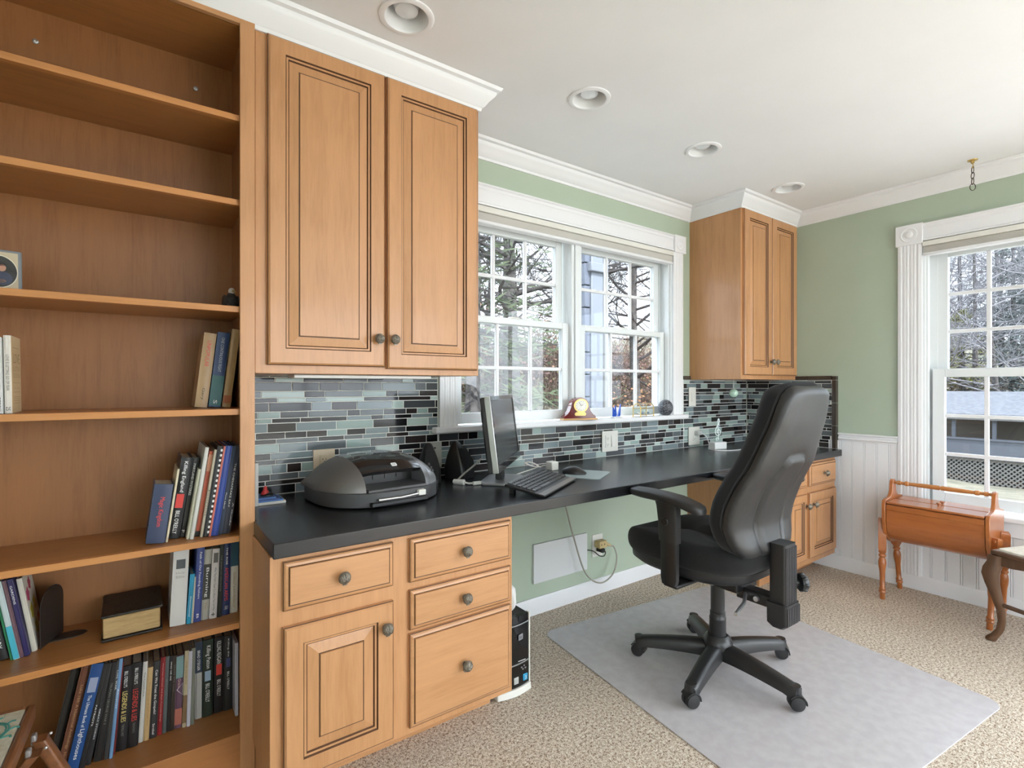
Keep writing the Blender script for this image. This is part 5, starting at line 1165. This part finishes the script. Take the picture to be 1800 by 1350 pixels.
T1 = tree_mesh(3, 9.5, .24, (1.0, .4), .22, 26, .42); T2 = tree_mesh(11, 9, .14, (.3, -.3), .18, 22, .38); T3 = tree_mesh(23, 11, .13, (-.5, .2), .15, 26, .36); T4 = tree_mesh(31, 11, .12, (-.4, .3), .15, 22, .36, M_HAZE_TWIG); T5 = tree_mesh(37, 10, .12, (.4, .2), .18, 20, .38, M_HAZE_TWIG)
tree('thick grey bare tree trunk seen through the left half of the desk window', T1, (7.25, 10.2), .4)
tree('slender bare tree seen through the right half of the desk window', T2, (10.9, 9.4), 1.2, 1.1)
tree('bare tree close beside the slender one, right half of the desk window', T3, (12.0, 9.6), 2.4, .8)
bl = ['bare woodland tree far behind the thick trunk', 'bare woodland tree left behind the desk window', 'bare woodland tree near the middle of the desk window', 'bare woodland tree behind the porch corner', 'bare woodland tree far right in the desk window', 'far bare woodland tree at the window mullion']
for i, (x, y) in enumerate(((8.6, 16), (4.6, 14), (10.4, 17), (14.5, 15), (16.5, 14), (12.4, 19))): tree(bl[i], (T3, T2)[i % 2], (x, y), i * 1.3, .8 + .08 * i)
rl = ['bare tree far behind the neighbouring porch, leftmost', 'bare tree behind the porch roof in the right window', 'hillside bare tree left of the centre muntin, right window', 'hillside bare tree at the centre muntin, right window', 'hillside bare tree at the right frame edge', 'tall hillside tree in the upper right window', 'thin hillside tree above the porch roof', 'dense hillside tree at upper left of the right window', 'rearmost hillside tree behind the bluish spruce', 'hillside tree up the slope left of the spruce', 'hillside tree directly behind the cedar', 'hillside tree up the slope at the right frame edge', 'hillside tree nearest the left jamb of the right window', 'farthest hillside tree, highest on the slope']
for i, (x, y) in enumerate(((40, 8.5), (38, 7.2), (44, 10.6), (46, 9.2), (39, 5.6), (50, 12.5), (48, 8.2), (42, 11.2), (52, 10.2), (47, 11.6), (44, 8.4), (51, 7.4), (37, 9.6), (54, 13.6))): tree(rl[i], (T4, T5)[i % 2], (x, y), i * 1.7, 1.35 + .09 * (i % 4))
# evergreens
def conifer(label, x, y, H, rad, n, seed, col):
    rnd = random.Random(seed); t = thing('evergreen_tree', label, 'tree', (x, y, hgt(x, y) - .05), 0, 'evergreens beyond the windows')
    MB().tube([(0, 0, 0), (.05, 0, H * .5), (0, .05, H)], [H * .022, H * .014, .01], 8).build('trunk', M_BARK, t)
    mb = MB(); nd = MB()
    for k in range(n):
        f = .12 + .86 * k / n; a = k * 2.4 + rnd.random(); L_ = rad * (1 - f * .85) * rnd.uniform(.6, 1.1); d = Vector((math.cos(a), math.sin(a), rnd.uniform(-.25, .25)))
        p0 = Vector((0, 0, H * f)); pts = [p0 + d * L_ * q + Vector((0, 0, -.12 * L_ * q * q)) for q in (0, .35, .7, 1)]
        mb.tube(pts, [.03 * H / 9, .02 * H / 9, .012, .005], 4)
        for j in range(40):
            q = .25 + .75 * rnd.random(); c = p0 + d * L_ * q + Vector((rnd.gauss(0, .09), rnd.gauss(0, .09), rnd.gauss(-.03, .07))) * max(1, L_)
            e = Vector((rnd.uniform(-1, 1), rnd.uniform(-1, 1), rnd.uniform(-.5, .7))).normalized() * .16 * max(1, H / 10); s_ = e.orthogonal().normalized() * .026 * max(1, H / 10)
            nd.add([c - e, c + s_, c + e, c - s_], [(0, 1, 2, 3)])
    tag(mb.build('boughs', M_TWIG, t), kind='stuff'); tag(nd.build('needles', P('needles_' + label[:8].replace(' ', '_'), col, .8), t, ang=0), kind='stuff')
conifer('dark pine with open boughs at the left edge of the desk window', 5.0, 8.2, 7.8, 3.2, 84, 5, (.045, .060, .026))
conifer('yellow-green young conifer low behind the thick trunk', 5.9, 11.5, 3.4, 1.3, 44, 6, (.16, .165, .045))
conifer('bluish spruce on the hillside seen through the right window', 43, 7.6, 12, 4.2, 90, 8, (.085, .115, .105))  # hillside conifer greens lightened to hold the distance haze
conifer('yellow-green cedar beside the spruce in the right window', 40.5, 9.4, 7, 2.6, 60, 9, (.17, .19, .07))
conifer('dark spruce at the right edge of the right window', 41, 6.4, 11, 4, 90, 10, (.075, .10, .10))
# underbrush
def brush(name, label, area, n, hh, seed, cols, leafn, ls=.05):
    rnd = random.Random(seed); t = thing(name, label, 'underbrush', kind='stuff'); tw = MB(); lf = MB()
    for i in range(n):
        x = rnd.uniform(*area[0]); y = rnd.uniform(*area[1]); p = Vector((x, y, hgt(x, y))); h = rnd.uniform(.4, 1) * hh
        d = Vector((rnd.gauss(0, .35), rnd.gauss(0, .35), 1)).normalized(); m = p + d * h * .5 + Vector((rnd.gauss(0, .08), rnd.gauss(0, .08), 0)); e = m + (d + Vector((rnd.gauss(0, .4), rnd.gauss(0, .4), 0))).normalized() * h * .5
        tw.tube([p, m, e], [.012, .008, .003], 3, cap=False)
        for _ in range(leafn):
            c = p.lerp(e, rnd.uniform(.1, 1)) + Vector((rnd.gauss(0, .15), rnd.gauss(0, .15), rnd.gauss(0, .12))); a = Vector((rnd.gauss(0, 1), rnd.gauss(0, 1), rnd.gauss(0, 1))).normalized() * ls; b = a.orthogonal().normalized() * ls * .7
            lf.add([c - a, c + b, c + a, c - b], [(0, 1, 2, 3)], rnd.randrange(len(cols)))
    tag(tw.build('stems', P('stem_' + name, (.10, .065, .05), .9), t, ang=0), kind='stuff'); tag(lf.build('leaves', [P('leaf_%s_%d' % (name, i), c, .8) for i, c in enumerate(cols)], t, ang=0), kind='stuff')
RED = [(.16, .085, .066), (.12, .070, .060), (.21, .125, .09), (.10, .062, .056), (.15, .13, .06)]
brush('underbrush', 'reddish winter underbrush across the slope behind the desk window', ((3.5, 20), (11.2, 17.5)), 3000, 2.9, 1, RED, 8, .06)
brush('oak_brush', 'orange-leaved oak brush low in the right half of the desk window', ((9.5, 12.5), (7.6, 9.2)), 110, 2.1, 2, [(.19, .085, .035), (.14, .06, .03), (.22, .11, .05)], 22, .045)
brush('hillside_brush', 'brown brush on the hillside behind the neighbouring porch', ((33, 46), (3.5, 14)), 2200, 3.2, 3, [(.23, .20, .17), (.18, .17, .16), (.29, .24, .19)], 8, .10)  # distance haze is put into these lighter leaf colours
# porch corner outside the desk window
t = thing('porch_corner', 'white porch column with downspout and pale siding outside the desk window', 'porch')
bx(3.94, 4.12, 4.0, 4.18, -.7, 2.75).build('column', P('porch_white', (.14, .15, .175), .5), t, bevel=.01)
bx(3.90, 4.16, 3.96, 4.22, 2.42, 2.52).build('capital', P('porch_white', (.14, .15, .175), .5), t, bevel=.01)
bx(3.7, 6.2, 3.98, 4.2, 2.75, 3.0).build('beam', P('porch_beige', (.14, .115, .09), .6), t)
MB().tube([(4.20, 4.05, 2.7), (4.20, 4.05, -.6)], .035, 10).build('downspout', P('downspout_white', (.2, .2, .2), .4), t)
for i in range(14): bx(3.86, 3.94, 4.02, 4.10, -.6 + .24 * i, -.372 + .24 * i).build('siding_board', P('siding_blue', (.09, .10, .13), .6), t, bevel=.006)
# neighbouring porch seen through the right window
t = thing('neighbour_porch', 'low grey-roofed porch with white posts and lattice skirt down the lawn', 'porch', (28, 0, 0))
y0, y1 = 1.5, 8.6
PW = P('porch_grey_white', (.085, .092, .112), .6)
MB().loft([[(x, y, z) for x, z in ((-.35, .02), (3.2, .92), (3.2, .86), (-.35, -.05))] for y in (y0, y1)]).build('roof', noisy('roof_shingle', (.075, .08, .095), (.11, .115, .13), 6, .9), t, ang=0)
bx(-.3, -.15, y0, y1, -.22, -.02).build('fascia', P('fascia_white', (.14, .137, .134), .5), t)
k = y0 + .1
while k < y1: bx(-.1, .02, k, k + .12, -1.1, -.2).build('post', PW, t); k += 1.28
bx(-.08, 0, y0, y1, -1.82, -1.02).build('siding_wall', PW, t)
bx(-.12, .04, y0, y1, -1.06, -.98).build('rail_cap', PW, t)
bx(2.4, 2.5, y0, y1, -1.9, -.1).build('rear_wall', P('porch_brown', (.14, .12, .10), .8), t)  # rear wall and floor share one grey-brown
bx(-.02, 2.5, y0, y1, -1.92, -1.84).build('porch_floor', P('porch_brown', (.14, .12, .10), .8), t)
bx(.10, .14, y0, y1, -3.1, -1.85).build('skirt_backing', P('skirt_dark', (.03, .028, .025), .9), t)
mb = MB(); h = 1.15
for s_ in (-1, 1):
    k = y0 - h
    while k < y1 + h:
        a, b = (k, k + h) if s_ > 0 else (k + h, k)
        mb.loft([[(s_ * .012 + q, yy + p, zz) for q, p in ((-.01, -.035), (.01, -.035), (.01, .035), (-.01, .035))] for yy, zz in ((a, -2.98), (b, -1.83))]); k += .17
tag(mb.build('lattice', P('lattice_grey', (.15, .145, .135), .8), t, ang=0), kind='stuff')
